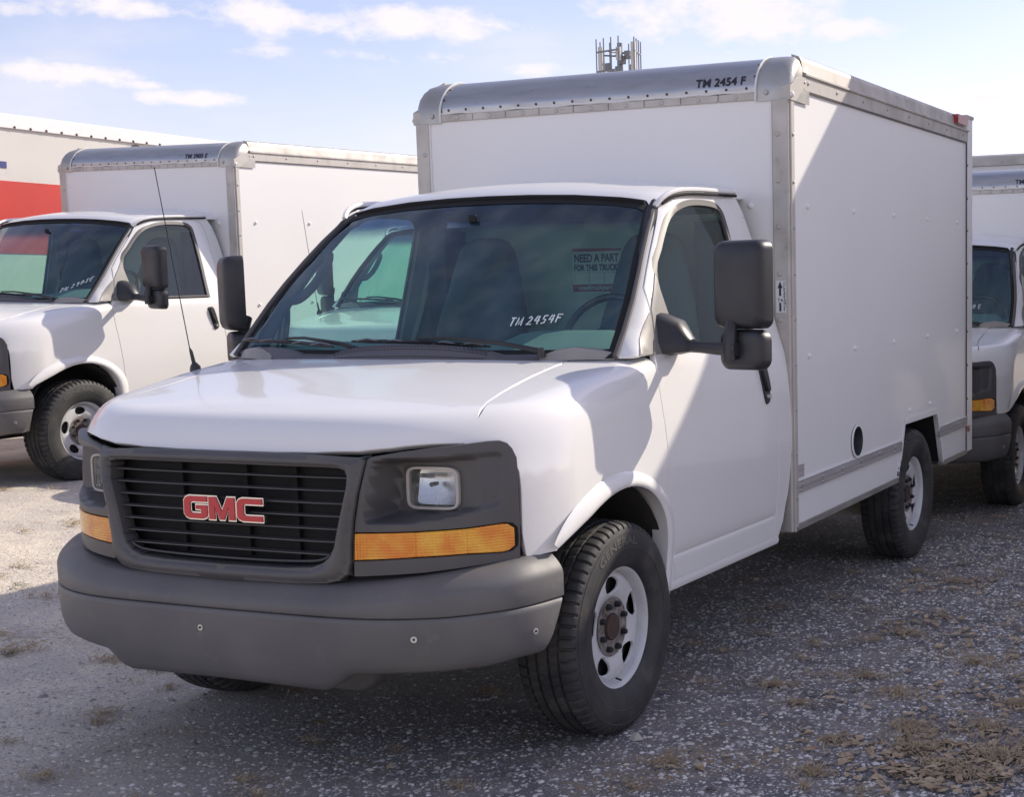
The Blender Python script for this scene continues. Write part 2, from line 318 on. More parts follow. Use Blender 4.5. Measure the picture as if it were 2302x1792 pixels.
def inpoly(px, py, poly):
    r = np.zeros(len(px), bool); n = len(poly); j = n - 1
    for i in range(n):
        xi, yi = poly[i]; xj, yj = poly[j]
        c = ((yi > py) != (yj > py)); 
        with np.errstate(divide='ignore', invalid='ignore'):
            c &= px < (xj - xi) * (py - yi) / (yj - yi + 1e-30) + xi
        r ^= c; j = i
    return r
def resample(poly, step, closed=True):
    out = []; n = len(poly)
    for i in range(n if closed else n - 1):
        a = np.array(poly[i], float); b = np.array(poly[(i + 1) % n], float); L = np.hypot(*(b - a)); k = max(1, int(math.ceil(L / step)))
        for j in range(k): out.append(tuple(a + (b - a) * j / k))
    if not closed: out.append(tuple(poly[-1]))
    return out
def spline(pts, n=6, closed=False):
    """Catmull-Rom through the points"""
    P_ = [np.array(p, float) for p in pts]; out = []; m = len(P_)
    for i in range(m if closed else m - 1):
        p1, p2 = P_[i], P_[(i + 1) % m]
        p0 = P_[(i - 1) % m] if closed or i > 0 else 2 * p1 - p2
        p3 = P_[(i + 2) % m] if closed or i < m - 2 else 2 * p2 - p1
        for j in range(n):
            t = j / n; out.append(tuple(.5 * ((2 * p1) + (p2 - p0) * t + (2 * p0 - 5 * p1 + 4 * p2 - p3) * t * t + (3 * p1 - p0 - 3 * p2 + p3) * t ** 3)))
    if not closed: out.append(tuple(P_[-1]))
    return out
def bdist(px, py, poly):
    P0 = np.array(poly); P1 = np.roll(P0, -1, 0); d = np.full(len(px), 1e9)
    for a, b in zip(P0, P1):
        ab = b - a; t = np.clip(((px - a[0]) * ab[0] + (py - a[1]) * ab[1]) / (ab @ ab + 1e-12), 0, 1)
        d = np.minimum(d, np.hypot(px - a[0] - t * ab[0], py - a[1] - t * ab[1]))
    return d
def panel_data(poly, fmap, step=.04, holes=(), outv=(1, 0, 0), flange=.015, rows=(), hole_flange=None, roll=.004):
    """CDT-triangulate a 2-D region and lift it onto a surface; edges get a small rolled flange."""
    loops = [resample(poly, step)] + [resample(h, step * .7) for h in holes]
    a = np.array(loops[0]); u0, v0 = a.min(0); u1, v1 = a.max(0)
    us = np.arange(u0 + step / 2, u1, step); vs = np.unique(np.concatenate([np.arange(v0 + step / 2, v1, step), np.array(rows, float)]))
    gu, gv = [g.ravel() for g in np.meshgrid(us, vs)]
    k = inpoly(gu, gv, loops[0]) & (bdist(gu, gv, loops[0]) > step * .4)
    for h in loops[1:]: k &= ~inpoly(gu, gv, h) & (bdist(gu, gv, h) > step * .35)
    pts = []; edges = []; rings = []
    for L in loops:
        b = len(pts); pts += [Vector(p) for p in L]; n = len(L); rings.append(list(range(b, b + n)))
        edges += [(b + i, b + (i + 1) % n) for i in range(n)]
    pts += [Vector((x, y)) for x, y in zip(gu[k], gv[k])]
    ov, oe, of, om, _, _ = delaunay_2d_cdt(pts, edges, [], 0, 1e-6)
    P2 = np.array([tuple(v) for v in ov]); F3 = np.array([f for f in of if len(f) == 3])
    inv = {}
    for i, l in enumerate(om):
        for q in l: inv[q] = i
    c = P2[F3].mean(1); keep = inpoly(c[:, 0], c[:, 1], loops[0])
    for h in loops[1:]: keep &= ~inpoly(c[:, 0], c[:, 1], h)
    F3 = F3[keep]
    V3 = fmap(P2[:, 0], P2[:, 1]); e = 1e-3
    Nn = np.cross(fmap(P2[:, 0] + e, P2[:, 1]) - fmap(P2[:, 0] - e, P2[:, 1]), fmap(P2[:, 0], P2[:, 1] + e) - fmap(P2[:, 0], P2[:, 1] - e))
    ln = np.linalg.norm(Nn, axis=1); Nn /= np.maximum(ln, 1e-12)[:, None]
    outv = np.array(outv, float); s = np.sign(Nn @ outv); s[s == 0] = 1; Nn *= s[:, None]
    # orient faces
    a3, b3, c3 = V3[F3[:, 0]], V3[F3[:, 1]], V3[F3[:, 2]]
    fn = np.cross(b3 - a3, c3 - a3); flip = (fn * Nn[F3[:, 0]]).sum(1) < 0
    F3[flip] = F3[flip][:, ::-1]
    V = list(V3); NN = list(Nn); Fc = [tuple(f) for f in F3]
    for ri, ring in enumerate(rings):
        fl = flange if ri == 0 else (flange if hole_flange is None else hole_flange)
        if not fl: continue
        idx = [inv[i] for i in ring]; n = len(idx)
        P3 = V3[idx]; T = np.roll(P3, -1, 0) - np.roll(P3, 1, 0); side = np.cross(T, Nn[idx]); side /= np.maximum(np.linalg.norm(side, axis=1), 1e-9)[:, None]
        area = sum(ring_area(loops[ri], i) for i in range(len(loops[ri])))
        # outward (away from material) direction test
        ctr = V3.mean(0) if ri == 0 else P3.mean(0)
        sg = np.sign((side * (P3 - ctr)).sum(1).sum()); side *= (sg if ri == 0 else -sg)
        nrm = Nn[idx]; b = len(V)
        rr = min(roll, fl * .5)
        # three extra rows: on edge (rounded normal), rolled corner, deep edge
        V += list(P3); NN += list((nrm * .8 + side * .6) / np.linalg.norm(nrm * .8 + side * .6, axis=1)[:, None])
        V += list(P3 + side * rr * .4 - nrm * rr); NN += list(side * .98 + nrm * .1)
        V += list(P3 + side * rr * .4 - nrm * fl); NN += list(side)
        for i in range(n):
            j = (i + 1) % n
            for r in (0, 1):
                A, B, C, D = b + r * n + i, b + r * n + j, b + (r + 1) * n + j, b + (r + 1) * n + i
                f = (A, B, C, D); pA, pB, pD = V[A], V[B], V[D]
                if np.dot(np.cross(np.array(pB) - pA, np.array(pD) - pA), NN[D]) < 0: f = f[::-1]
                Fc.append(f)
    return np.array(V), Fc, np.array(NN)
def ring_area(L, i): a = L[i]; b = L[(i + 1) % len(L)]; return a[0] * b[1] - a[1] * b[0]
def put(name, data, material, parent, mirror=False):
    V, Fc, NN = data
    if mirror:
        V = V * np.array([-1, 1, 1]); NN = NN * np.array([-1, 1, 1]); Fc = [f[::-1] for f in Fc]
    return mesh_obj(name, V, Fc, material, parent, True, NN)
def text_arrays(s, size=1.0, extrude=0.0, offset=0.0, sx=1.0):
    c = bpy.data.curves.new('t', 'FONT'); c.body = s; c.size = size; c.extrude = extrude; c.offset = offset; c.resolution_u = 3
    o = bpy.data.objects.new('t', c); col.objects.link(o); dg = bpy.context.evaluated_depsgraph_get(); me = o.evaluated_get(dg).to_mesh()
    V = np.array([v.co[:] for v in me.vertices]).reshape(-1, 3); Fc = [tuple(p.vertices) for p in me.polygons]
    o.evaluated_get(dg).to_mesh_clear(); bpy.data.objects.remove(o); bpy.data.curves.remove(c)
    if len(V): V[:, 0] *= sx
    return V, Fc

# ------------------------------------------------------------------ cab surfaces
def smax(a, b, k):
    h = np.maximum(k - np.abs(a - b), 0) / k
    return np.maximum(a, b) + h * h * k * .25
def pchip(x, xs, ys):
    h = np.diff(xs); d = np.diff(ys) / h; m = np.zeros(len(xs)); m[0] = d[0]; m[-1] = d[-1]
    for i in range(1, len(xs) - 1):
        if d[i - 1] * d[i] > 0:
            w1 = 2 * h[i] + h[i - 1]; w2 = h[i] + 2 * h[i - 1]; m[i] = (w1 + w2) / (w1 / d[i - 1] + w2 / d[i])
    x = np.asarray(x, float); xc = np.clip(x, xs[0], xs[-1]); i = np.clip(np.searchsorted(xs, xc) - 1, 0, len(xs) - 2); t = (xc - xs[i]) / h[i]
    r = (1 + 2 * t) * (1 - t) ** 2 * ys[i] + t * (1 - t) ** 2 * h[i] * m[i] + t * t * (3 - 2 * t) * ys[i + 1] + t * t * (t - 1) * h[i] * m[i + 1]
    return r + np.where(x < xs[0], (x - xs[0]) * m[0], 0) + np.where(x > xs[-1], (x - xs[-1]) * m[-1], 0)
_zs = np.array([.30, .42, .50, .56, .64, .75, .90, 1.05, 1.18, 1.28, 1.33, 1.60, 1.93, 2.2])
_xs = np.array([.945, .952, .958, .962, .972, .980, .985, .982, .972, .958, .942, .872, .785, .71])
def XS(z): return pchip(z, _zs, _xs)
_hy = np.array([-.86, -.80, -.72, -.60, -.42, -.15, .05, .25, .6]); _hz = np.array([1.075, 1.145, 1.185, 1.213, 1.243, 1.292, 1.324, 1.350, 1.38])
def Hh(x, y): return pchip(y, _hy, _hz) - .028 * (np.abs(x) / .8) ** 2.5
def FF(x, z): return -.86 + .45 * np.abs(x) ** 4.6 + np.maximum(z - .95, 0) * .10
def FB(x, z): return FF(x, z) + .48 * np.maximum(z - .99, 0) * np.abs(x) ** 1.6
def body(x, y, z):
    ax = np.abs(x); a = smax(z - Hh(ax, y), FB(ax, z) - y, .10)
    k = np.interp(y, [-.65, -.2, .1, .35], [.17, .11, .08, .05])
    return smax(a, ax - XS(z), k)
def WSy(x, z): return .018 + (z - 1.30) * 1.06 + .17 * x * x - .030 * np.sin(np.pi * np.clip((z - 1.33) / .57, 0, 1))
_wz = np.array([1.322, 1.41, 1.52, 1.61, 1.70, 1.787, 1.86, 1.893, 2.1]); _wx = np.array([.866, .860, .846, .826, .801, .776, .752, .738, .62])
def XSY(y, z):   # side surface, drawn in along the windscreen pillar
    wx = np.interp(z, _wz, _wx); b_ = wx + .010 + .85 * (y - WSy(wx, z)); k = np.clip((z - 1.34) / .08, 0, 1)
    m = -smax(-XS(z), -b_, .05); return XS(z) * (1 - k) + m * k
_ry = np.array([.5, .65, .8, 1.0, 1.3, 1.6]); _rz = np.array([1.90, 1.953, 1.995, 2.03, 2.06, 2.07])
def RZ(x, y): return pchip(y, _ry, _rz) - .055 * (np.abs(x) / .75) ** 2.2
def green(x, y, z):
    ax = np.abs(x); a = smax(z - RZ(ax, y), WSy(ax, z) - y, .05)
    return smax(a, ax - XSY(y, z), np.interp(z, [1.80, 1.93], [.035, .09]))
def march(f, o, d, t0, t1, n=160):
    d = np.broadcast_to(np.array(d, float), o.shape); ts = np.linspace(t0, t1, n); lo = np.full(len(o), np.nan); hi = np.full(len(o), np.nan)
    prev = f(*(o + d * ts[0]).T)
    for i in range(1, n):
        cur = f(*(o + d * ts[i]).T); mk = (prev > 0) & (cur <= 0) & np.isnan(lo); lo[mk] = ts[i - 1]; hi[mk] = ts[i]; prev = cur
    bad = np.isnan(lo); lo[bad] = t1 - .01; hi[bad] = t1
    for _ in range(28):
        mid = (lo + hi) / 2; p = f(*(o + d * mid[:, None]).T) > 0; lo = np.where(p, mid, lo); hi = np.where(p, hi, mid)
    return o + d * ((lo + hi) / 2)[:, None]
def m_side(off=0.0):
    def f(u, v): return np.stack([XSY(u, v) + off, u, v], 1)
    return f
def m_door(u, v):      # side with the tuck below the roof line
    x = XSY(u, v); g = .004 * np.exp(-((v - .557) / .007) ** 2); return np.stack([x - g, u, v], 1)
def m_fender(u, t):    # u=y, t=z-x ; rays along (-1,0,-1)
    o = np.stack([1.6 + 0 * t, u, 1.6 + t], 1); return march(body, o, (-1, 0, -1), 0, 1.3)
def m_hood(u, s):      # u=x, s=y+z ; rays along (0,1,-1)
    o = np.stack([u, s - 2.2, 2.2 + 0 * s], 1); return march(body, o, (0, 1, -1), 0, 1.5)
def m_front(off=0.0):
    def f(u, v): return np.stack([u, FF(u, v) + off, v], 1)
    return f
def m_ws(off=0.0):
    def f(u, v):
        o = np.stack([u, 0 * u - .5, v], 1); p = march(green, o, (0, 1, 0), 0, 1.9); p[:, 1] += off; return p
    return f
def m_roof(u, v):
    o = np.stack([u, v, 0 * u + 2.4], 1); return march(green, o, (0, 0, -1), 0, 1.0)
def m_diag(off=0.):    # a = x+y , z ; rays along (-1,1,0)
    def f(a, v):
        o = np.stack([1.6 + 0 * a, a - 1.6, v], 1); p = march(green, o, (-1, 1, 0), 0, 1.6); p[:, 0] += off; p[:, 1] -= off; return p
    return f

# ================================================================== TRUCK
truck = empty('box_truck')
DOORGAP = [(.445, .44), (.430, .50), (.405, .58), (.385, .69), (.370, .80), (.362, .87), (.345, .98), (.322, 1.115), (.312, 1.22), (.318, 1.30)]
REARGAP = [(1.435, .44), (1.447, .60), (1.450, .76), (1.436, .92), (1.410, 1.06), (1.405, 1.2), (1.42, 1.35), (1.448, 1.50), (1.45, 1.66), (1.44, 1.79), (1.425, 1.89), (1.40, 1.935), (1.34, 1.955)]
# door: front edge up the gap, along the windscreen pillar, roof line, rear gap
door_poly = DOORGAP + [(.362, 1.385), (.392, 1.48), (.418, 1.57)] + [(.484, 1.64), (.550, 1.705), (.625, 1.775), (.700, 1.845), (.742, 1.885), (.775, 1.910), (.84, 1.938), (.95, 1.953), (1.15, 1.958)] + REARGAP[::-1]
win = spline([(.502, 1.345), (.500, 1.50), (.532, 1.635), (.615, 1.715), (.692, 1.785), (.768, 1.843), (.855, 1.880), (.97, 1.905), (1.10, 1.914), (1.22, 1.911), (1.275, 1.893), (1.292, 1.845), (1.296, 1.66), (1.293, 1.50), (1.290, 1.345)], 3)
win_seal_out = [(y + (-.02 if y < .9 else .02), z) for y, z in win]
CAB_REAR = [(1.475, .43), (1.54, .52), (1.575, .66), (1.59, .80), (1.595, .95), (1.59, 1.15), (1.585, 1.35), (1.575, 1.5), (1.56, 1.66), (1.545, 1.80), (1.52, 1.90), (1.49, 1.955)]
def grow(poly, d):
    P0 = np.array(poly); n = len(P0); out = []
    A = 0.5 * sum(P0[i][0] * P0[(i + 1) % n][1] - P0[(i + 1) % n][0] * P0[i][1] for i in range(n)); s = 1 if A > 0 else -1
    for i in range(n):
        a = P0[i] - P0[i - 1]; b = P0[(i + 1) % n] - P0[i]; a /= np.linalg.norm(a) + 1e-12; b /= np.linalg.norm(b) + 1e-12
        na = np.array([a[1], -a[0]]) * s; nb = np.array([b[1], -b[0]]) * s; m = na + nb; m /= np.linalg.norm(m) + 1e-12
        k = d / max(.35, m @ na); out.append(tuple(P0[i] + m * k))
    return out
win_hole = grow(win, .022)
D_door = panel_data(grow(door_poly, -.0025), m_door, .035, [win_hole], (1, 0, 0), .022, rows=[.547, .552, .557, .562, .567])
D_cabcorner = panel_data(grow([(y + .0045, z) for y, z in REARGAP] + [(1.36, 1.972), (1.45, 1.975)] + CAB_REAR[::-1], -.001), m_side(), .035, [], (1, 0, 0), .02)
# wheel opening
ARCH = spline([(-.440, .733), (-.402, .753), (-.335, .782), (-.260, .814), (-.183, .844), (-.104, .866), (-.024, .876), (.058, .873), (.142, .852), (.211, .817), (.262, .773), (.300, .720), (.322, .650), (.330, .577), (.326, .49), (.318, .415)], 2)
FLOUT = spline([(-.470, .752), (-.440, .785), (-.390, .826), (-.316, .866), (-.241, .895), (-.165, .917), (-.062, .931), (.035, .928), (.127, .912), (.229, .875), (.317, .818), (.375, .750), (.398, .690), (.408, .601), (.404, .50), (.395, .425)], 2)
def t3(x, z): return z - x
SEAM = [(.804, -.660, 1.092), (.804, -.646, 1.110), (.799, -.605, 1.162), (.781, -.542, 1.191), (.757, -.474, 1.207), (.735, -.36, 1.225), (.726, -.27, 1.238), (.718, -.135, 1.264), (.715, 0, 1.290), (.716, .08, 1.300), (.717, .115, 1.306)]
fen = [(y, t3(x, z)) for x, y, z in SEAM]
fen += [(.150, t3(.76, 1.31)), (.225, t3(.83, 1.31)), (.30, t3(.86, 1.315)), (.312, t3(.93, 1.315))]
fen += [(y - .0045, t3(float(XS(z)), z)) for y, z in DOORGAP[::-1]]
fen += [(.395, t3(float(XS(.425)), .425))]
fen += [(y, t3(float(XS(z)), z)) for y, z in [(a + .012, b + .010) for a, b in ARCH[::-1]]]
fen += [(-.535, t3(.93, .728)), (-.5475, t3(.918, .80)), (-.547, t3(.915, .92)), (-.549, t3(.912, 1.00)), (-.557, t3(.906, 1.05)), (-.572, t3(.898, 1.083)), (-.595, t3(.875, 1.099)), (-.627, t3(.843, 1.101)), (-.653, t3(.815, 1.094))]
D_fender = panel_data(fen, m_fender, .03, [], (1, 0, 1), .02)
hood = [(-x + .004, s) for x, s in [(a, b + c) for a, b, c in SEAM]]
lip = [(0, .231), (.2, .2345), (.35, .244), (.5, .268), (.6, .309), (.68, .356), (.74, .396), (.785, .430)]
rear = [(.715, 1.430), (.66, 1.385), (.5, 1.352), (.3, 1.330), (0, 1.318)]
hoodpoly = [(x, s) for x, s in lip] + [(a - .004, b + c) for a, b, c in SEAM] + rear + [(-x, s) for x, s in rear[::-1][1:]] + hood[::-1] + [(-x, s) for x, s in lip[::-1][:-1]]
D_hood = panel_data(hoodpoly, m_hood, .04, [], (0, -1, 1), .03, roll=.008)
roof_side = [(.745, .735), (.765, .80), (.772, .90), (.772, 1.05), (.770, 1.3), (.766, 1.5)]
roof_front = [(x, float(m_ws()(np.array([x]), np.array([zz]))[0][1]) + .006) for x, zz in ((0, 1.953), (.2, 1.951), (.4, 1.944), (.6, 1.928), (.70, 1.913))]
roofpoly = roof_front + roof_side + [(.766, 1.598), (-.766, 1.598)] + [(-x, y) for x, y in roof_side[::-1]] + [(-x, y) for x, y in roof_front[::-1][:-1]]
D_roof = panel_data(roofpoly, m_roof, .04, [], (0, 0, 1), .012, roll=.004)
def zs_top(x): return 1.958 - .055 * (abs(x) / .74) ** 2.2
ws_side = [(.866, 1.322), (.860, 1.41), (.846, 1.52), (.826, 1.61), (.801, 1.70), (.776, 1.787), (.752, 1.86), (.738, 1.893)]
ws_top = [(.70, 1.912), (.6, 1.927), (.4, 1.943), (.2, 1.950), (0, 1.952)]
ws_bot = [(0, 1.318), (.3, 1.318), (.6, 1.318), (.8, 1.318)]
wspoly = ws_bot + ws_side + ws_top + [(-x, z) for x, z in ws_top[::-1][1:]] + [(-x, z) for x, z in ws_side[::-1]] + [(-x, z) for x, z in ws_bot[::-1][:-1]]
D_ws = panel_data(wspoly, m_ws(.006), .05, [], (0, -1, 0), 0)
inner = grow(wspoly, -.030)
D_frit = panel_data(grow(wspoly, .004), m_ws(.0035), .03, [inner], (0, -1, 0), 0)
# pillar: between windscreen edge and door gap
def dg(x, y, z): return (x + y, z)
pil_in = [m_ws()(np.array([x + .004]), np.array([z]))[0] for x, z in ws_side]
pil_out = [(float(XSY(y, z)), y - .0045, z) for y, z in [(.318, 1.325), (.362, 1.385), (.392, 1.48), (.418, 1.57), (.484, 1.64), (.550, 1.705), (.625, 1.775), (.700, 1.845), (.738, 1.885)]]
pilpoly = [(p[0] + p[1], p[2]) for p in pil_in] + [(x + y, z) for x, y, z in pil_out[::-1]]
D_pillar = panel_data(pilpoly, m_diag(), .02, [], (1, -1, 0), .01, roll=.003)

root = truck
put('hood', D_hood, 'white_paint', root)
roof = put('roof', D_roof, 'white_paint', root)
wsg = put('windshield', D_ws, 'windshield_glass', root)
put('windshield_border', D_frit, 'dark', wsg)
# upper black moulding and side trims of the windscreen
mb = MB(); top3 = m_ws(-.002)(np.array([x for x, z in ws_top] + [-x for x, z in ws_top[::-1][1:]]), np.array([z - .003 for x, z in ws_top] + [z - .003 for x, z in ws_top[::-1][1:]]))
mb.tube([tuple(p) for p in top3], .009, 6); mb.build('windshield_trim', 'gap', wsg)
for s in (1, -1):
    mb = MB(); e = m_ws(-.004)(np.array([x for x, z in ws_side]), np.array([z for x, z in ws_side]))
    mb.tube([(s * (p[0] + .004), p[1], p[2]) for p in e], .0105, 8); mb.build('windshield_trim', 'trim_rubber', wsg)

flares = []
for s in (1, -1):
    mir = s < 0
    fd = put('fender', D_fender, 'white_paint', root, mir)
    # wheel arch flare: swept bulge
    n = len(ARCH); prof = 9; V = []; Fc = []
    for i in range(n):
        a = np.array(ARCH[i]); b = np.array(FLOUT[i]); tt = i / (n - 1); amp = .021 * min(1, tt * 5) ** .8 + .001
        for j in range(prof):
            u = j / (prof - 1)
            q = b + (a - b) * min(1, u * 1.0); x = float(XS(q[1])) - .001 + amp * math.sin(min(1.0, u * 1.25) * math.pi / 2) ** .8
            if u > .85: x -= .006 * ((u - .85) / .15)
            V.append((s * x, q[0], q[1]))
        V.append((s * (float(XS(a[1])) - .05), a[0], a[1] + (.006 if tt < .7 else 0)))
    m_ = prof + 1
    for i in range(n - 1):
        for j in range(prof):
            f = (i * m_ + j, i * m_ + j + 1, (i + 1) * m_ + j + 1, (i + 1) * m_ + j); Fc.append(f if s > 0 else f[::-1])
    mesh_obj('wheel_arch_flare', V, Fc, 'white_paint', fd, sharp=50)
    dr = put('door', D_door, 'white_paint', root, mir)
    put('cab_corner', D_cabcorner, 'white_paint', root, mir)
    put('windshield_pillar', D_pillar, 'white_paint', root, mir)
    # window
    put('door_window', panel_data(grow(win, .004), m_side(-.014), .05, [], (1, 0, 0), 0), 'window_glass', dr, mir)
    put('window_seal', panel_data(grow(win, .024), m_side(-.001), .03, [grow(win, -.002)], (1, 0, 0), .012, roll=.004), 'trim_rubber', dr, mir)
    # sill moulding
    mb = MB(); mb.tube([(s * (float(XS(1.337)) + .004), .52, 1.337), (s * (float(XS(1.337)) + .005), .9, 1.338), (s * (float(XS(1.337)) + .004), 1.29, 1.337)], .008, 6); mb.build('sill_moulding', 'black_plastic', dr)
    # mirror sail (triangular patch at the window corner)
    sail = [(.175, 1.325), (.25, 1.41), (.33, 1.50), (.42, 1.585), (.506, 1.640), (.512, 1.56), (.535, 1.49), (.56, 1.44), (.565, 1.34), (.40, 1.325)]
    sail2 = [(y, z) for y, z in [(.323, 1.325), (.367, 1.385), (.399, 1.49), (.453, 1.555), (.508, 1.624), (.507, 1.56), (.519, 1.50), (.53, 1.45), (.535, 1.338), (.40, 1.325)]]
    put('mirror_sail', panel_data(sail2, m_side(.004), .03, [], (1, 0, 0), .012, roll=.003), 'trim_beige', dr, mir)
    sail3 = [(.215, 1.326), (.264, 1.380), (.34, 1.444), (.384, 1.479), (.357, 1.385), (.312, 1.326)]
    put('pillar_trim', panel_data(sail3, m_side(.003), .025, [], (1, 0, 0), .008, roll=.002), 'trim_beige', root, mir)
    # handle: recessed black housing with a vertical paddle
    hp = [(1.255, 1.243), (1.290, 1.250), (1.313, 1.235), (1.345, 1.115), (1.343, 1.085), (1.318, 1.068), (1.296, 1.082), (1.262, 1.20)]
    hd = put('door_handle', panel_data(spline(hp, 3, True), m_side(.007), .02, [], (1, 0, 0), .009, roll=.003), 'black_plastic', dr, mir)
    hq = [(1.268, 1.235), (1.292, 1.238), (1.302, 1.228), (1.325, 1.135), (1.302, 1.130), (1.272, 1.2)]
    put('handle_paddle', panel_data(spline(hq, 3, True), m_side(.022), .02, [], (1, 0, 0), .014, roll=.004), 'black_plastic', hd, mir)
    MB().cyl((s * .985, 1.318, 1.100), (s * 1.0, 1.318, 1.100), .011, .009, 12).build('lock_cylinder', 'screw', hd)
    # drip rail
    mb = MB(); dp = [(.750, .735, 1.897), (.763, .765, 1.925), (.775, .815, 1.950), (.783, .90, 1.968), (.782, 1.063, 1.980), (.779, 1.3, 1.988), (.775, 1.465, 1.995)]
    mb.tube([(s * (x + .004), y, z - .006) for x, y, z in spline(dp, 4)], .011, 8); mb.build('drip_rail', 'white_paint', roof)
    mb = MB(); mb.tube([(s * (x + .010), y, z - .023) for x, y, z in spline(dp[1:], 4)], .0065, 6); mb.build('drip_channel', 'gap', roof)

# ------------------------------------------------------------------ rocker, inner dark shell
for s in (1, -1):
    mb = MB()
    prof = [(.958, .46), (.962, .44), (.955, .425), (.93, .415), (.88, .42), (.86, .46)]
    V = []; ys = [.40, .9, 1.48]
    for y in ys: V += [(s * x, y, z) for x, z in prof]
    Fc = []
    for i in range(2):
        for j in range(5):
            f = (i * 6 + j, i * 6 + j + 1, (i + 1) * 6 + j + 1, (i + 1) * 6 + j); Fc.append(f if s < 0 else f[::-1])
    Fc += [tuple(range(6)), tuple(range(12, 18))[::-1]]
    mb.add(V, Fc); mb.build('rocker_panel', 'white_paint', root, sharp=40)
    # dark strip drawn in as the step rail's shadow line
    mb = MB(); mb.box(s * .90 - .045, s * .90 + .045, .42, 1.46, .455, .475); mb.build('sill_shadow_line', 'gap', root, smooth=False)
mb = MB()
mb.box(-.70, .70, -.56, .20, .55, 1.02)
mb.build('engine_bay', 'dark', root, smooth=False)
# flat inner tub behind the gaps (keeps light out of seams)
for s in (1, -1):
    mb = MB()
    V = [(s * (float(XS(z)) - .040), y, z) for y in (.37, 1.55) for z in (.48, .8, 1.1, 1.30)]
    Fc = [(0, 1, 5, 4), (1, 2, 6, 5), (2, 3, 7, 6)]
    V2 = [(s * (float(XS(z)) - .075), y, z) for y in (.37, 1.55) for z in (.48, .8, 1.1, 1.30)]
    mb.add(V, [f if s < 0 else f[::-1] for f in Fc]); mb.add(V2, [f[::-1] if s < 0 else f for f in Fc])
    mb.build('door_inner', 'interior_dark', root, smooth=False)
    mb = MB(); V = [(s * .905, -.58, .74), (s * .905, -.50, .74), (s * .86, .2, 1.25), (s * .80, .2, 1.27), (s * .80, -.56, 1.07), (s * .86, -.56, 1.05)]
    mb = MB(); mb.box(s * .70 - .01, s * .70 + .01, -.60, .38, .55, 1.10); mb.build('fender_inner', 'dark', root, smooth=False)
# wheel wells
def well(yc, r, w0, w1, name, zc=.46, mt='liner'):
    for s in (1, -1):
        V = []; n = 20
        for i in range(n + 1):
            t = math.pi * (1.0 - 1.16 * i / n); y = yc - math.cos(math.pi - t) * r; z = zc + math.sin(t) * r
            V += [(s * w0, yc + math.cos(t) * r, z), (s * w1, yc + math.cos(t) * r, z)]
        Fc = [(2 * i, 2 * i + 1, 2 * i + 3, 2 * i + 2) for i in range(n)]
        V.append((s * w0, yc, zc)); c = len(V) - 1
        Fc += [(2 * i, 2 * i + 2, c) for i in range(n)]
        Fc = [f if s > 0 else f[::-1] for f in Fc]
        mesh_obj(name, V, Fc, mt, root, sharp=40)
well(-.045, .415, .55, .955, 'wheel_liner', zc=.472)

# ------------------------------------------------------------------ front fascia
GI = [(.0, 1.030), (.394, 1.030), (.455, 1.028), (.478, 1.020), (.486, 1.000), (.484, .965), (.470, .915), (.456, .865), (.444, .820), (.434, .78), (.418, .75), (.392, .728), (.350, .713), (.25, .706), (.0, .703)]
GO = [(.0, 1.066), (.35, 1.064), (.53, 1.056), (.538, 1.045), (.527, 1.000), (.512, .935), (.497, .860), (.488, .790), (.484, .735), (.474, .700), (.445, .678), (.40, .667), (.30, .661), (.0, .657)]
def sym(h): return h + [(-x, z) for x, z in h[::-1] if x > 1e-6]
def m_grille(u, v):   # surround swells forward, rounded towards the opening
    gi = bdist(u, v, sym(GI)); go = bdist(u, v, sym(GO)); t = np.clip(go / (go + gi + 1e-6), 0, 1)
    return np.stack([u, FF(u, v) - .014 - .016 * np.sin(np.clip(t, 0, 1) * math.pi) ** .7, v], 1)
grille = put('grille', panel_data(sym(GO), m_grille, .012, [sym(GI)], (0, -1, 0), .04, hole_flange=.055, roll=.008), 'grille_plastic', root)
mesh_obj('grille_back', [(-.50, -.775, .69), (.50, -.775, .69), (.50, -.765, 1.05), (-.50, -.765, 1.05)], [(0, 1, 2, 3)], 'dark', grille, False)
mb = MB()
for a in (-.25, .02, .22): MB().box(a, a + .02, -.79, -.777, .72, 1.02).build('grille_rib', 'dark', grille, False)
for k in range(7):
    z = .992 - .0402 * k; hw = float(np.interp(z, [.70, .74, .80, .90, .98, 1.03], [.36, .412, .436, .465, .482, .484])) - .004
    xs = np.linspace(-hw, hw, 25); V = []
    for x in xs:
        y = float(FF(x, z)) + .012
        for dy, dz in [(0, -.0012), (-.003, .000), (-.0028, .0026), (.003, .0036), (.022, .0050), (.022, -.001)]: V.append((x, y + dy, z + dz))
    Fc = []
    for i in range(24):
        for j in range(6):
            j2 = (j + 1) % 6; Fc.append((i * 6 + j, (i + 1) * 6 + j, (i + 1) * 6 + j2, i * 6 + j2))
    mesh_obj('grille_bar', V, Fc, 'grille_plastic', grille, sharp=30)
# lower curved lip inside the opening
mb = MB(); lp = [(x, float(FF(x, .73)) + .004, z) for x, z in [(-.405, .752), (-.385, .740), (-.34, .731), (-.2, .725), (0, .723), (.2, .725), (.34, .731), (.385, .740), (.405, .752)]]
mb.tube(spline(lp, 3), .0035, 6); mb.build('grille_bar', 'grille_plastic', grille)
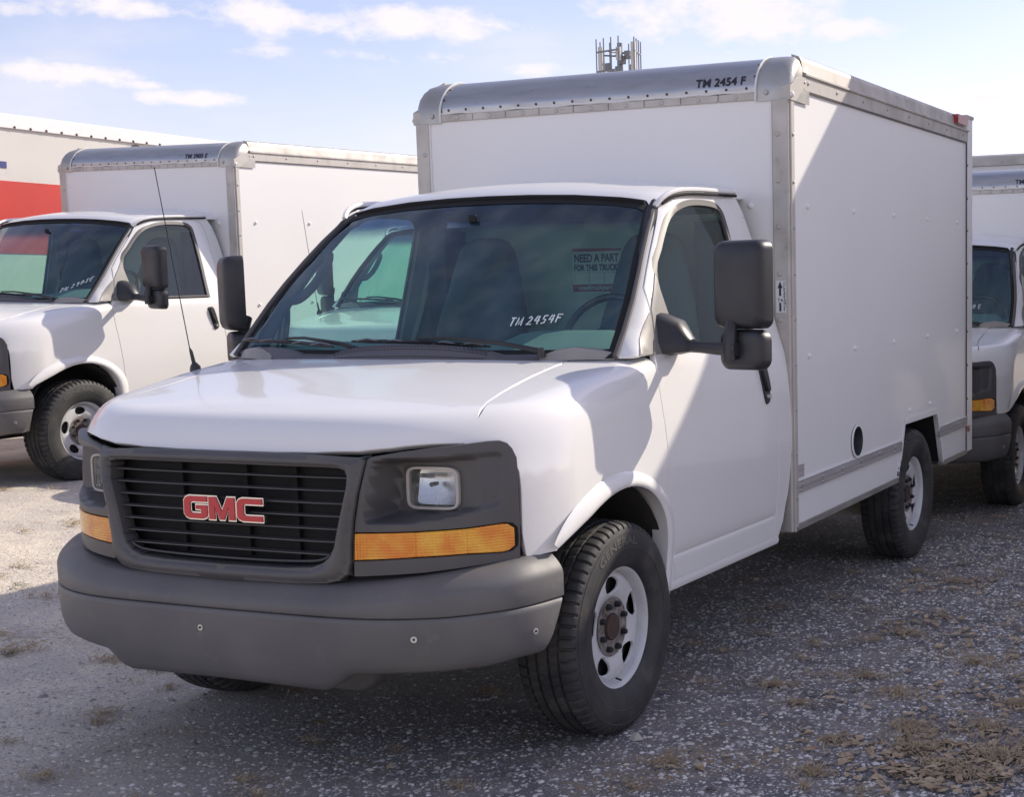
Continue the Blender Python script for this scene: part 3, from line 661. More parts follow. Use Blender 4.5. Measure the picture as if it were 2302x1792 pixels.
# emblem letters (closed outlines, width ~ .1 each)
H_ = .072
def xf(pts, x0, w): return [(x0 + a * w, .848 + b * H_) for a, b in pts]
Gp = [(1, 1), (.22, 1), (.08, .93), (0, .78), (0, .22), (.08, .07), (.22, 0), (.82, 0), (.95, .07), (1, .2), (1, .60), (.52, .60), (.52, .42), (.74, .42), (.74, .24), (.32, .24), (.26, .32), (.26, .68), (.32, .76), (1, .76)]
Mp = [(0, 0), (.22, 0), (.22, .62), (.42, 0), (.58, 0), (.78, .62), (.78, 0), (1, 0), (1, 1), (.72, 1), (.50, .36), (.28, 1), (0, 1)]
Cp = [(1, 1), (.22, 1), (.08, .93), (0, .78), (0, .22), (.08, .07), (.22, 0), (1, 0), (1, .24), (.32, .24), (.26, .32), (.26, .68), (.32, .76), (1, .76)]
def m_emb(off):
    def f(u, v): return np.stack([u, -.872 - off + 0 * u, v], 1)
    return f
for nm, pp, x0, wd in (('emblem_letter', Gp, -.148, .095), ('emblem_letter', Mp, -.045, .104), ('emblem_letter', Cp, .069, .101)):
    q = xf(pp, x0, wd)
    a = put(nm, panel_data(grow(q, .0045), m_emb(0), .02, [], (0, -1, 0), .012, roll=.001), 'chrome', grille)
    red = put('emblem_face', panel_data(q, m_emb(.003), .02, [], (0, -1, 0), .003, roll=.001), 'emblem_red', grille)

# headlight bezels
BZ = [(.5435, 1.050), (.552, 1.058), (.641, 1.073), (.729, 1.083), (.816, 1.092), (.854, 1.096), (.876, 1.096), (.890, 1.088), (.900, 1.070), (.909, 1.040), (.913, .97), (.914, .80), (.912, .722), (.70, .702), (.492, .690), (.494, .79), (.503, .860), (.518, .935), (.533, 1.003)]
RC = spline([(.527, .866), (.535, .92), (.546, 1.00), (.562, 1.044), (.62, 1.055), (.75, 1.058), (.85, 1.068), (.877, 1.064), (.889, 1.045), (.891, .96), (.886, .905), (.868, .885), (.80, .872), (.70, .856), (.56, .851)], 2, True)
LAMP = (.674, .950)
def m_recess(u, v):
    d = bdist(u, v, RC); ins = inpoly(u, v, RC); base = FF(u, v) + 0 * u
    # floor plane of the pocket around the lamp
    fy = np.maximum(-.668 + .12 * (u - LAMP[0]) + 0 * v, base + .018)
    t = np.clip(d / .040, 0, 1); t = t * t * (3 - 2 * t)
    wd = np.interp(u, [.56, .60, .74, .80], [.022, .022, .024, .024]); t = np.clip(d / wd, 0, 1); t = t * t * (3 - 2 * t)
    y = base - .002 + np.where(ins, t * np.maximum(fy - base, .018), 0)
    return np.stack([u, y, v], 1)
LP = []
for k in range(28):
    t = 2 * math.pi * k / 28; c, s_ = math.cos(t), math.sin(t); e = .34
    LP.append((LAMP[0] + .089 * np.sign(c) * abs(c) ** e, LAMP[1] + .066 * np.sign(s_) * abs(s_) ** e))
SG = [(.501, .8225), (.68, .8255), (.807, .829), (.885, .836), (.897, .832), (.9045, .820), (.906, .79), (.9045, .765), (.896, .753), (.880, .750), (.808, .754), (.681, .752), (.4955, .742)]
D_bezel = panel_data(BZ, m_recess, .0085, [LP, grow(SG, .006)], (0, -1, 0), .03, hole_flange=.02, roll=.004)
def m_sig(off):
    def f(u, v): return np.stack([u, FF(u, v) + off, v], 1)
    return f
for s in (1, -1):
    mir = s < 0
    bz = put('headlight_bezel', D_bezel, 'grille_plastic', root, mir)
    # sealed beam lamp
    hl = put('headlight', panel_data(grow(LP, -.010), lambda u, v: np.stack([u, -.682 + .10 * (u - LAMP[0]) + .05 * ((u - LAMP[0]) ** 2 + (v - LAMP[1]) ** 2) * 10, v], 1), .012, [], (0, -1, 0), 0), 'lamp_glass', root, mir)
    put('headlight_reflector', panel_data(grow(LP, -.008), lambda u, v: np.stack([u, -.618 + .10 * (u - LAMP[0]) + .20 * (v - LAMP[1]) - 1.8 * ((u - LAMP[0]) ** 2 + (v - LAMP[1]) ** 2), v], 1), .012, [], (0, -1, 0), 0), 'reflector', hl, mir)
    put('headlight_ring', panel_data(grow(LP, .001), lambda u, v: np.stack([u, -.684 + .10 * (u - LAMP[0]) + 0 * v, v], 1), .012, [grow(LP, -.0060)], (0, -1, 0), .025, hole_flange=.012, roll=.004), 'rail_alum', hl, mir)
    mb = MB(); mb.cyl((s * (LAMP[0] - .01), -.672, LAMP[1] + .01), (s * (LAMP[0] - .01), -.64, LAMP[1] + .01), .008, .006, 10); mb.box(s * LAMP[0] - .055, s * LAMP[0] - .01, -.668, -.65, LAMP[1] + .030, LAMP[1] + .042); mb.build('bulb_shield', 'cavity', hl)
    # turn signal in three lens sections
    cuts = [(.4955, .6800), (.6812, .8062), (.8074, .91)]
    ts = empty('turn_signal', (0, 0, 0), root)
    def clip(poly, a, b):
        out = []
        P_ = resample(poly, .006)
        P_ = [(min(max(x, a), b), z) for x, z in P_]
        o = [P_[0]]
        for p in P_[1:]:
            if abs(p[0] - o[-1][0]) + abs(p[1] - o[-1][1]) > 1e-4: o.append(p)
        return o
    for a, b in cuts:
        q = [(x, z) for x, z in clip(SG, a, b)]
        zlo = min(z for x, z in q); zhi = max(z for x, z in q)
        top = [(x, float(np.interp(x, [.501, .68, .807, .885, .897, .9035], [.8225, .8255, .829, .836, .832, .820]))) for x in np.linspace(max(a, .501), min(b, .9035), 9)]
        bot = [(x, float(np.interp(x, [.4955, .681, .808, .880, .896, .9035], [.742, .752, .754, .750, .753, .765]))) for x in np.linspace(min(b, .9035), a, 9)]
        put('amber_lens', panel_data(top + bot, m_sig(-.004), .012, [], (0, -1, 0), .014, roll=.003), 'amber_lens', ts, mir)
    put('signal_housing', panel_data(grow(SG, .007), m_sig(.010), .03, [], (0, -1, 0), 0), 'dark', ts, mir)

# ------------------------------------------------------------------ bumper
def bz_bot(x):  # lower edge height
    return np.interp(np.abs(x), [0, .34, .395, .43, .50, .62, .80, .90, .98], [.338, .334, .332, .342, .390, .397, .400, .404, .418])
bx = []   # stations in plan around the bumper: param s-> (x,y) of the front face
def plan(t):  # t in [-1,1]
    a = abs(t); q = [(0, 0, -.932), (.30, .36, -.928), (.45, .53, -.918), (.56, .66, -.885), (.66, .78, -.825), (.76, .88, -.745), (.86, .95, -.66), (.94, .985, -.57), (1, .997, -.45)]
    x = float(np.interp(a, [k[0] for k in q], [k[1] for k in q])); y = float(np.interp(a, [k[0] for k in q], [k[2] for k in q])); return (x if t >= 0 else -x), y
TT = np.linspace(-1, 1, 97); PL = np.array([plan(t) for t in TT])
# smooth plan
for _ in range(6):
    q = PL.copy(); q[1:-1] = (PL[:-2] + 2 * PL[1:-1] + PL[2:]) / 4; PL = q
TN = np.gradient(PL, axis=0); NR = np.stack([TN[:, 1], -TN[:, 0]], 1); NR /= np.linalg.norm(NR, axis=1)[:, None]   # outward normal
def sweep(profile_fn, name, mt, parent, lo=0, hi=97, sharp=40, caps=True):
    V = []; rows = []
    for i in range(lo, hi):
        pr = profile_fn(PL[i], i); rows.append(len(pr))
        for off, z in pr: V.append((PL[i, 0] + NR[i, 0] * off, PL[i, 1] + NR[i, 1] * off, z))
    m_ = rows[0]; Fc = []
    for i in range(len(rows) - 1):
        for j in range(m_ - 1): Fc.append((i * m_ + j, i * m_ + j + 1, (i + 1) * m_ + j + 1, (i + 1) * m_ + j))
    if caps: Fc += [tuple(range(m_)), tuple(range((len(rows) - 1) * m_, len(rows) * m_))[::-1]]
    return mesh_obj(name, V, Fc, mt, parent, sharp=sharp)
def ztop(x, y):
    a = abs(x); return float(np.interp(a, [0, .5, .75, .9, .97, 1.01], [.658, .668, .694, .714, .724, .730]))
def zcr(x, y): return float(np.interp(abs(x), [0, .8, 1.0], [.573, .574, .582]))
def up_prof(p, i):
    zt = ztop(*p); zc = zcr(*p); a = abs(p[0]); sh = float(np.interp(a, [0, .55, .70, .82, .92, .98, 1.0], [-.085, -.10, -.135, -.19, -.20, -.12, -.07]))
    return [(sh - .05, zt + .016), (min(sh, -.075), zt + .001), (-.060, zt - .003), (-.046, zt - .009), (-.028, zt - .024), (-.012, zt - .042), (-.004, zt - .055), (0, max(zt - .068, zc + .012)), (0, zc + .007), (-.001, zc + .0035), (-.004, zc + .001), (-.03, zc)]
bump = sweep(up_prof, 'bumper', 'bumper_plastic', root, sharp=60)
def lo_prof(p, i):
    zc = zcr(*p); zb = float(bz_bot(p[0])); H0 = zc - zb
    return [(-.03, zc - .001), (-.003, zc - .0015), (.0005, zc - .004), (.0015, zc - .02), (.000, zc - H0 * .35), (-.004, zc - H0 * .65), (-.012, zb + .03), (-.022, zb + .010), (-.036, zb), (-.08, zb + .002), (-.085, zb + .03)]
sweep(lo_prof, 'bumper_lower', 'bumper_plastic', root, sharp=60)
# end edge slants forward towards the bottom -> trim by shearing end stations
for o in (bump, ):
    pass
def shear_end(o):
    for v in o.data.vertices:
        if abs(v.co.x) > .93 and v.co.y > -.62:
            k = min(1, (v.co.y + .62) / .2); v.co.y -= k * max(0, (.60 - v.co.z)) * .62
for o in [c for c in bpy.data.objects if c.name.startswith('bumper_lower')]: shear_end(o)
# skid panel hanging below, set back behind the bumper
mb = MB(); V = []; xs = np.linspace(-.40, .40, 23)
for x in xs:
    rr = .075 * max(0, (abs(x) - .31) / .09) ** 2.4
    V += [(x, -.62, .42), (x, -.635, .34), (x, -.632, .262 + rr), (x, -.62, .250 + rr), (x, -.55, .26 + rr)]
Fc = [(i * 5 + j, i * 5 + j + 1, (i + 1) * 5 + j + 1, (i + 1) * 5 + j) for i in range(22) for j in range(4)]
mesh_obj('skid_panel', V, Fc, 'bumper_plastic', root, sharp=50)
def on_bumper(x, z, sgn=1):
    i = int(np.argmin(np.abs(PL[:, 0] - x))); return PL[i], NR[i]
for x, z in ((-.055, .508), (.715, .512), (.985, .498), (-.978, .498)):
    if abs(x) < .9: p, nn = on_bumper(x, z)
    else:
        i = int(np.argmin(np.hypot(PL[:, 0] - x, PL[:, 1] + .60))); p, nn = PL[i], NR[i]
    a = Vector((p[0] + nn[0] * -.012, p[1] + nn[1] * -.012, z)); b = Vector((p[0] + nn[0] * .004, p[1] + nn[1] * .004, z)); c = Vector((p[0] + nn[0] * .007, p[1] + nn[1] * .007, z))
    sc = MB().cyl(a, b, .0115, .010, 14).build('bumper_screw', 'screw', root)
    MB().cyl(b, c, .004, .0035, 8).build('screw_centre', 'dark', sc)
mb = MB(); mb.box(-.72, .72, -.80, -.62, .42, .66); mb.build('bumper_beam', 'dark', root, False)

# ------------------------------------------------------------------ cowl and wipers
cow = [( -.87, .180), (-.72, .100), (-.5, .050), (-.3, .018), (0, .004), (.3, .018), (.5, .050), (.72, .100), (.87, .180)]
def cbul(x): return .046 * max(0, 1 - ((x - .08) / .37) ** 2) ** .55 + .034 * max(0, 1 - ((x + .66) / .21) ** 2) ** .6 + .005
V = []; n = 81
for i in range(n):
    x = -.868 + 1.736 * i / (n - 1); y0 = float(np.interp(x, [a for a, b in cow], [b for a, b in cow])); zf = float(Hh(x, y0)) - .012
    y1 = float(WSy(x, 1.335)); bul = cbul(x)
    for t, b in ((0, 0), (.25, .8), (.55, 1.0), (.8, .8), (1, 0.1)):
        V.append((x, y0 + (y1 - y0) * t, zf + (1.332 - zf) * t + bul * b))
Fc = [(i * 5 + j, (i + 1) * 5 + j, (i + 1) * 5 + j + 1, i * 5 + j + 1) for i in range(n - 1) for j in range(4)]
cowl = mesh_obj('cowl_panel', V, Fc, 'cowl_plastic', root, sharp=50)
mb = MB()
for r_ in range(4):
    for k in range(42):
        x = -.27 + k * .0162 + (r_ % 2) * .0076; y0 = float(np.interp(x, [a for a, b in cow], [b for a, b in cow])); y1 = float(WSy(x, 1.335)); t = .12 + r_ * .17
        zf = float(Hh(x, y0)) - .012; bul = cbul(x)
        if bul < .018 or x < -.3: continue
        b = float(np.interp(t, [0, .25, .55, .8, 1], [0, .8, 1, .8, .1])); z = zf + (1.332 - zf) * t + bul * b + .0012; y = y0 + (y1 - y0) * t
        mb.add([(x - .0056, y - .004, z - .0012), (x + .0056, y - .004, z - .0012), (x + .0056, y + .005, z + .0009), (x - .0056, y + .005, z + .0009)], [(0, 1, 2, 3)])
o = mb.build('cowl_vent_slots', 'gap', cowl, False); o['kind'] = 'stuff'
for s in (1, -1):   # cowl end caps
    V = []
    st = [(.61, .080, 1.318, .012), (.67, .090, 1.322, .030), (.73, .110, 1.325, .034), (.80, .145, 1.325, .026), (.862, .185, 1.322, .014)]
    for x, y, z, h in st: V += [(s * x, y - .012, z - .012), (s * x, y + .005, z + h * .9), (s * (x), y + .035, z + h), (s * x, y + .08, z + .01)]
    Fc = [(i * 4 + j, (i + 1) * 4 + j, (i + 1) * 4 + j + 1, i * 4 + j + 1) for i in range(4) for j in range(3)] + [(0, 1, 2, 3), (16, 19, 18, 17)]
    Fc = [f if s > 0 else f[::-1] for f in Fc]
    mesh_obj('cowl_end_cap', V, Fc, 'trim_beige', root, sharp=50)
def wsp(x, z, off=.02):
    p = m_ws()(np.array([x]), np.array([z]))[0]; return Vector((p[0], p[1] - off, p[2] + off * .6))
for x0, x1, xb in ((.50, -.22, .06), (-.28, -.86, -.60)):
    wb = MB(); a = wsp(x1, 1.372, .016); b = wsp(x1 + .62 if x1 > -.5 else x1 + .56, 1.352, .016)
    pts = [a.lerp(b, t) + Vector((0, 0, .006 * math.sin(t * math.pi))) for t in np.linspace(0, 1, 9)]
    wb.tube(pts, [.004] + [.008] * 7 + [.004], 6)
    wp = wb.build('wiper', 'black_plastic', root)
    pr = Vector((x0 + .12, .075, 1.345)); md = pts[4]
    MB().tube([pr, pr.lerp(md, .3) + Vector((0, -.004, .018)), pr.lerp(md, .75) + Vector((0, -.004, .024)), md + Vector((0, -.004, .014))], [.011, .009, .006, .005], 6).build('wiper_arm', 'black_plastic', wp)
    MB().cyl(pr - Vector((0, 0, .02)), pr + Vector((0, -.006, .012)), .016, .012, 12).build('wiper_pivot', 'black_plastic', wp)
    for t in (.12, .32, .68, .88):
        c = a.lerp(b, t) + Vector((0, -.004, .012)); MB().tube([c - Vector((.05, 0, .008)), c, c + Vector((.05, 0, -.008))], .0035, 5).build('wiper_bridge', 'steel_grey', wp)

# ------------------------------------------------------------------ mirrors
def rbox_shell(w, h, d, r, n=10, dome=.35, seg=6):
    """rounded shell: open flat back at y=0, dome towards -y"""
    ring = []
    for k in range(4 * n):
        q = k // n; t = (k % n) / n * math.pi / 2 + q * math.pi / 2; cx = (w / 2 - r) * (1 if q in (0, 3) else -1); cz = (h / 2 - r) * (1 if q in (0, 1) else -1)
        ring.append((cx + r * math.cos(t), cz + r * math.sin(t)))
    V = []; lv = [(1, 0), (1.0, -.30), (.985, -.55), (.95, -.75), (.88, -.90), (.76, -.98), (.5, -1.03), (.2, -1.05)]
    m_ = len(ring)
    for sc, dy in lv:
        for x, z in ring:
            k = 1 - (1 - sc) * (min(w, h) / max(abs(x) / (w / 2) * w, abs(z) / (h / 2) * h, 1e-3)) if False else sc
            V.append((x * k if sc > .9 else x * (k + .0), d * dy, z * (1 - (1 - sc) * .75)))
    Fc = [(i * m_ + j, i * m_ + (j + 1) % m_, (i + 1) * m_ + (j + 1) % m_, (i + 1) * m_ + j) for i in range(len(lv) - 1) for j in range(m_)]
    Fc.append(tuple(range((len(lv) - 1) * m_, len(lv) * m_)))
    return V, Fc, ring
for s in (1, -1):
    base = [(.935, .40, 1.322), (.935, .50, 1.322), (.935, .50, 1.40), (.93, .44, 1.47), (.925, .40, 1.44)]
    mr_ = empty('mirror', (0, 0, 0), root)
    # base bracket on the sail
    V = []; Fc = []
    sec = [(0.0, [(.385, 1.325), (.535, 1.325), (.54, 1.395), (.53, 1.445), (.50, 1.475), (.42, 1.468), (.395, 1.41)]),
           (.045, [(.400, 1.326), (.525, 1.326), (.53, 1.385), (.52, 1.425), (.49, 1.445), (.43, 1.435), (.41, 1.39)]),
           (.085, [(.440, 1.330), (.510, 1.330), (.512, 1.350), (.510, 1.368), (.49, 1.374), (.46, 1.373), (.442, 1.360)])]
    for dx, ring in sec:
        ring = spline(ring, 2, True)
        for y, z in ring: V.append((s * (float(XS(z)) * (1 if dx == 0 else 0) + (0 if dx == 0 else .945 + dx)), y, z))
    for i in range(2):
        for j in range(14):
            f = (i * 14 + j, i * 14 + (j + 1) % 14, (i + 1) * 14 + (j + 1) % 14, (i + 1) * 14 + j); Fc.append(f if s < 0 else f[::-1])
    mesh_obj('mirror_base', V, Fc, 'mirror_plastic', mr_, sharp=50)
    mb = MB(); mb.tube([(s * .99, .462, 1.352), (s * 1.08, .448 if s > 0 else .50, 1.346), (s * (1.17 if s > 0 else 1.13), .432 if s > 0 else .52, 1.340), (s * (1.235 if s > 0 else 1.165), .424 if s > 0 else .53, 1.340)], [.024, .022, .024, .026], 10)
    mb.build('mirror_arm', 'mirror_plastic', mr_)
    mb = MB(); q = 0 if s > 0 else .10; q2 = 0 if s > 0 else -.05
    mb.tube([(s * (1.205 + q2), .424 + q, 1.30), (s * (1.206 + q2), .422 + q, 1.36), (s * (1.208 + q2), .432 + q, 1.42), (s * (1.21 + q2), .46 + q, 1.47)], [.026, .026, .024, .020], 10); mb.build('mirror_post', 'mirror_plastic', mr_)
    phi = R_(12) if s > 0 else R_(37)
    for nm, wd, hh, dd, rr, cz in (('mirror_head', .225, .325, .085, .040, 1.575), ('lower_mirror', .205, .150, .060, .045, 1.335)):
        if s < 0: wd *= .84
        V, Fc, ring = rbox_shell(wd, hh, dd, rr)
        rot = Matrix.Rotation(-phi, 4, 'Z'); ctr = Vector((1.25 if s > 0 else -1.185, .50 if s > 0 else .555, cz))
        V = [rot @ Vector(v) + ctr for v in V]
        hd_ = mesh_obj(nm, V, Fc, 'mirror_plastic', mr_, sharp=60)
        # glass plate on the back
        k = len(ring); VV = [rot @ Vector((x * .985, -.002, z * .985)) + ctr for x, z in ring] ; mesh_obj('mirror_glass', VV, [tuple(range(k))], 'chrome', mr_, False)

# ------------------------------------------------------------------ antenna
an = MB().tube([(-.905, -.02, 1.255), (-.905, -.02, 1.285), (-.907, -.024, 1.30)], [.022, .020, .010], 10).build('antenna', 'black_plastic', root)
MB().tube([(-.907, -.024, 1.30), (-.910, -.032, 1.345), (-.912, -.036, 1.36)], [.0075, .0065, .003], 8).build('antenna_collar', 'black_plastic', an)
MB().tube([(-.912, -.036, 1.355), (-.925, -.085, 1.7), (-.938, -.135, 2.055)], [.0022, .002, .0018], 5).build('antenna_rod', 'dark', an)

# ------------------------------------------------------------------ interior
it = empty('interior', (0, 0, 0), root)
mb = MB(); mb.box(-.86, .86, .15, 1.50, .50, .56); mb.build('cab_floor', 'interior_dark', it, False)
V = []
pr = [(.14, 1.300), (.25, 1.325), (.45, 1.352), (.60, 1.362), (.70, 1.350), (.76, 1.30), (.78, 1.15), (.72, .95)]
for x in (-.84, -.4, 0, .22, .30, .62, .72, .84):
    hump = .045 if .25 < x < .66 else 0
    for y, z in pr: V.append((x, y, z + (hump if y > .4 and z > 1.28 else 0)))
Fc = [(i * 8 + j, (i + 1) * 8 + j, (i + 1) * 8 + j + 1, i * 8 + j + 1) for i in range(7) for j in range(7)]
dash = mesh_obj('dashboard', V, Fc, 'dash', it, sharp=40)
mb = MB()
for k in range(26): x = .10 + k * .018; mb.box(x, x + .010, .235 + .0006 * k, .262, 1.3235, 1.3275)
mb.build('defroster_vent', 'dark', dash, False)['kind'] = 'stuff'
mb = MB(); V = []
mb.box(-.80, .80, 1.495, 1.515, .56, 1.88); mb.build('bulkhead', 'bulkhead', it, False)
mb = MB(); mb.box(-.66, .66, .95, 1.50, 1.90, 1.915); mb.build('headliner', 'interior_dark', it, False)
for sx in (-.40, .46):
    st = MB()
    prof = [(.985, 1.02), (1.03, 1.30), (1.09, 1.56), (1.13, 1.72)]; wds = [.25, .245, .19, .12]
    V = []; Fc = []; nn = 14
    rings = [(1.16, 1.00, .245, .07), (1.19, 1.15, .255, .075), (1.215, 1.32, .25, .07), (1.245, 1.46, .225, .065), (1.27, 1.58, .19, .06), (1.285, 1.68, .165, .055), (1.295, 1.755, .14, .048), (1.30, 1.80, .105, .035), (1.302, 1.815, .05, .02)]
    for y, z, wx, wy in rings:
        for k in range(nn):
            t = 2 * math.pi * k / nn; c, s_ = math.cos(t), math.sin(t); V.append((sx + wx * np.sign(c) * abs(c) ** .6, y + wy * np.sign(s_) * abs(s_) ** .6, z))
    Fc = [(i * nn + j, i * nn + (j + 1) % nn, (i + 1) * nn + (j + 1) % nn, (i + 1) * nn + j) for i in range(len(rings) - 1) for j in range(nn)] + [tuple(range((len(rings) - 1) * nn, len(rings) * nn))]
    mesh_obj('seat_back', V, Fc, 'seat', it)
    mb = MB(); mb.box(sx - .25, sx + .25, .62, 1.06, .86, 1.02, .04); mb.build('seat_cushion', 'seat', it)
# steering wheel (tilted ring)
mb = MB(); c = Vector((.46, .84, 1.36)); axu = Vector((1, 0, 0)); axv = Vector((0, .42, .91))
mb.tube([c + axu * (.195 * math.cos(t)) + axv * (.195 * math.sin(t)) for t in np.linspace(0, 2 * math.pi, 33)], .015, 8)
sw = mb.build('steering_wheel', 'black_plastic', it)
mb = MB(); mb.tube([c + axu * -.19, c + axu * -.06 + Vector((0, -.02, -.02)), c + axu * .06 + Vector((0, -.02, -.02)), c + axu * .19], .018, 6); mb.tube([c, c + Vector((0, -.22, -.12))], [.06, .04], 10); mb.build('steering_hub', 'black_plastic', sw)
# paper tag on the wheel
# grab handles on the front pillars
for s in (-1,):
    mb = MB(); q = [(.81, .40, 1.54), (.765, .43, 1.545), (.735, .49, 1.60), (.725, .55, 1.67), (.735, .60, 1.73), (.775, .585, 1.745)]
    mb.tube([(s * x, y, z) for x, y, z in spline(q, 4)], .019, 8); mb.build('grab_handle', 'interior_dark', it)
for s in (1, -1):   # inner pillar trims
    mb = MB(); q = [(.84, .27, 1.34), (.82, .38, 1.5), (.785, .56, 1.70), (.745, .73, 1.86), (.72, .80, 1.90)]
    mb.tube([(s * x, y, z) for x, y, z in q], .028, 6); mb.build('pillar_trim_inner', 'interior_dark', it)
    mb = MB(); mb.box(s * .70 - .05, s * .70 + .05, 1.32, 1.49, 1.3, 1.86); mb.build('rear_pillar_inner', 'interior_dark', it, False)
    mb = MB(); mb.box(s * .87 - .035, s * .87 + .035, .35, 1.42, 1.24, 1.315, .01); mb.build('door_sill_trim', 'interior_dark', it)
mb = MB(); mb.box(-.06, .06, .70, .712, 1.80, 1.85, .004); mb.tube([(0, .71, 1.85), (0, .70, 1.93)], .006, 6); 
mb2 = MB(); mb2.box(-.018, .018, .585, .60, 1.845, 1.875, .004); mb2.build('mirror_mount', 'dark', it)

# ------------------------------------------------------------------ wheels
def tyre_mesh(dense=True):
    NT = 480; base = [(.086, .214), (.094, .216), (.103, .224), (.112, .245), (.1195, .270), (.1225, .298), (.1205, .325), (.1155, .343), (.1125, .350)]
    tread = [(.1105, .357, 1), (.1040, .3655, 1), (.0930, .3715, 1), (.0780, .3755, 1), (.0660, .3770, 1), (.0640, .3690, 0), (.0570, .3690, 0), (.0550, .3780, 2), (.0400, .3786, 2), (.0280, .3790, 2), (.0260, .3710, 0), (.0190, .3710, 0), (.0170, .3793, 2), (.0060, .3795, 2)]
    half = [(a, r, 0) for a, r in base] + tread
    prof = half + [(-a, r, k) for a, r, k in half[::-1]]
    th = np.arange(NT) / NT * 2 * math.pi; P = len(prof); V = np.zeros((NT, P, 3))
    for j, (a, r, k) in enumerate(prof):
        rr = np.full(NT, r); idx = np.arange(NT)
        if k == 1: slot = ((idx + (2 if a < 0 else 0)) % 8) < 2; rr = np.where(slot, r - .0085, rr)
        if k == 2: slot = ((idx + int(abs(a) * 90) + (3 if a < 0 else 0)) % 8) < 1; rr = np.where(slot, r - .005, rr)
        V[:, j, 0] = a; V[:, j, 1] = rr * np.cos(th); V[:, j, 2] = rr * np.sin(th)
    Vf = V.reshape(-1, 3); i = np.arange(NT)[:, None]; j = np.arange(P - 1)[None]; i2 = (i + 1) % NT
    Fq = np.stack([(i * P + j), (i * P + j + 1), (i2 * P + j + 1), (i2 * P + j)], -1).reshape(-1, 4)
    me = bpy.data.meshes.new('tyre'); me.from_pydata(Vf.tolist(), [], Fq.tolist()); me.shade_smooth(); me.set_sharp_from_angle(angle=R_(32)); me.materials.append(MATS['rubber']); return me
TY = tyre_mesh()
def m_disc(u, v):
    r = np.hypot(u, v); x = np.interp(r, [0, .054, .058, .070, .100, .112, .128, .150, .172, .186, .192, .196], [.054, .054, .054, .052, .052, .057, .064, .068, .066, .060, .052, .046])
    return np.stack([x, u, v], 1)
circ = lambda r, n=72, c=(0, 0): [(c[0] + r * math.cos(2 * math.pi * k / n), c[1] + r * math.sin(2 * math.pi * k / n)) for k in range(n)]
holes = []
for k in range(5):
    t0 = R_(95 + 72 * k); H = []
    for q in range(20):
        t = 2 * math.pi * q / 20; dr = .034 * math.sin(t); dt = .047 * math.cos(t) * (1 + .30 * math.sin(t)); r = .150 + dr
        H.append((r * math.cos(t0 + dt / r), r * math.sin(t0 + dt / r)))
    holes.append(H)
D_disc = panel_data(circ(.196), m_disc, .011, holes, (1, 0, 0), .004, hole_flange=.009, roll=.004)
rim_prof = [(.046, .196), (.052, .1985), (.070, .2000), (.082, .2035), (.088, .2120), (.0935, .2205), (.0945, .2235), (.0915, .2255), (.086, .224), (.083, .218)]
Vr = []; NTr = 96
for k in range(NTr):
    t = 2 * math.pi * k / NTr
    for a, r in rim_prof: Vr.append((a, r * math.cos(t), r * math.sin(t)))
Pn = len(rim_prof); Fr = [(k * Pn + j, k * Pn + j + 1, ((k + 1) % NTr) * Pn + j + 1, ((k + 1) % NTr) * Pn + j) for k in range(NTr) for j in range(Pn - 1)]
def nutmesh():
    m = MB(); m.tube([(.048, 0, 0), (.056, 0, 0)], [.0125, .0125], 12); m.tube([(.056, 0, 0), (.070, 0, 0), (.076, 0, 0)], [.0125, .0120, .008], 6); return m
steer = {}
def make_wheel(x, y, s):
    wl = empty('wheel', (x, y, .3745), root); wl.rotation_euler = (R_(random.uniform(-4, 4)), 0, 0 if s > 0 else math.pi)
    ty = bpy.data.objects.new('tyre', TY); col.objects.link(ty); ty.parent = wl
    V, Fc, NN = D_disc; o = mesh_cache('rim_disc', lambda: put('rim_disc', D_disc, 'rim_white', None)); o.parent = wl
    o = mesh_cache('rim_barrel', lambda: mesh_obj('rim_barrel', Vr, Fr, 'rim_white', None, sharp=50)); o.parent = wl
    o = mesh_cache('hub_face', lambda: MB().add([(.0555 + (.003 if r > .1 else 0), r * math.cos(t), r * math.sin(t)) for r in (.052, .106) for t in np.linspace(0, 2 * math.pi, 41)[:-1]], [(k, (k + 1) % 40, 40 + (k + 1) % 40, 40 + k) for k in range(40)]).build('hub_face', 'hub_ring', None)); o.parent = wl
    o = mesh_cache('hub', lambda: MB().tube([(.02, 0, 0), (.058, 0, 0), (.064, 0, 0), (.064, 0, 0)], [.050, .050, .046, .001], 28).build('hub', 'rust', None)); o.parent = wl
    o = mesh_cache('brake_drum', lambda: MB().tube([(-.06, 0, 0), (.028, 0, 0)], [.188, .188], 36).build('brake_drum', 'undercarriage', None)); o.parent = wl
    for k in range(8):
        t = R_(22.5 + 45 * k); o = mesh_cache('lug_nut', lambda: nutmesh().build('lug_nut', 'lug', None)); o.parent = wl; o.location = (0, .0825 * math.cos(t), .0825 * math.sin(t))
    o = mesh_cache('valve_stem', lambda: MB().tube([(.07, 0, -.185), (.092, 0, -.19)], [.004, .004], 6).build('valve_stem', 'lug', None)); o.parent = wl
    # raised sidewall lettering
    o = mesh_cache('tyre_lettering', sidewall); o.parent = wl
    return wl
CACHE = {}
def mesh_cache(k, fn):
    if k not in CACHE: CACHE[k] = fn(); return CACHE[k]
    o = CACHE[k].copy(); col.objects.link(o); return o
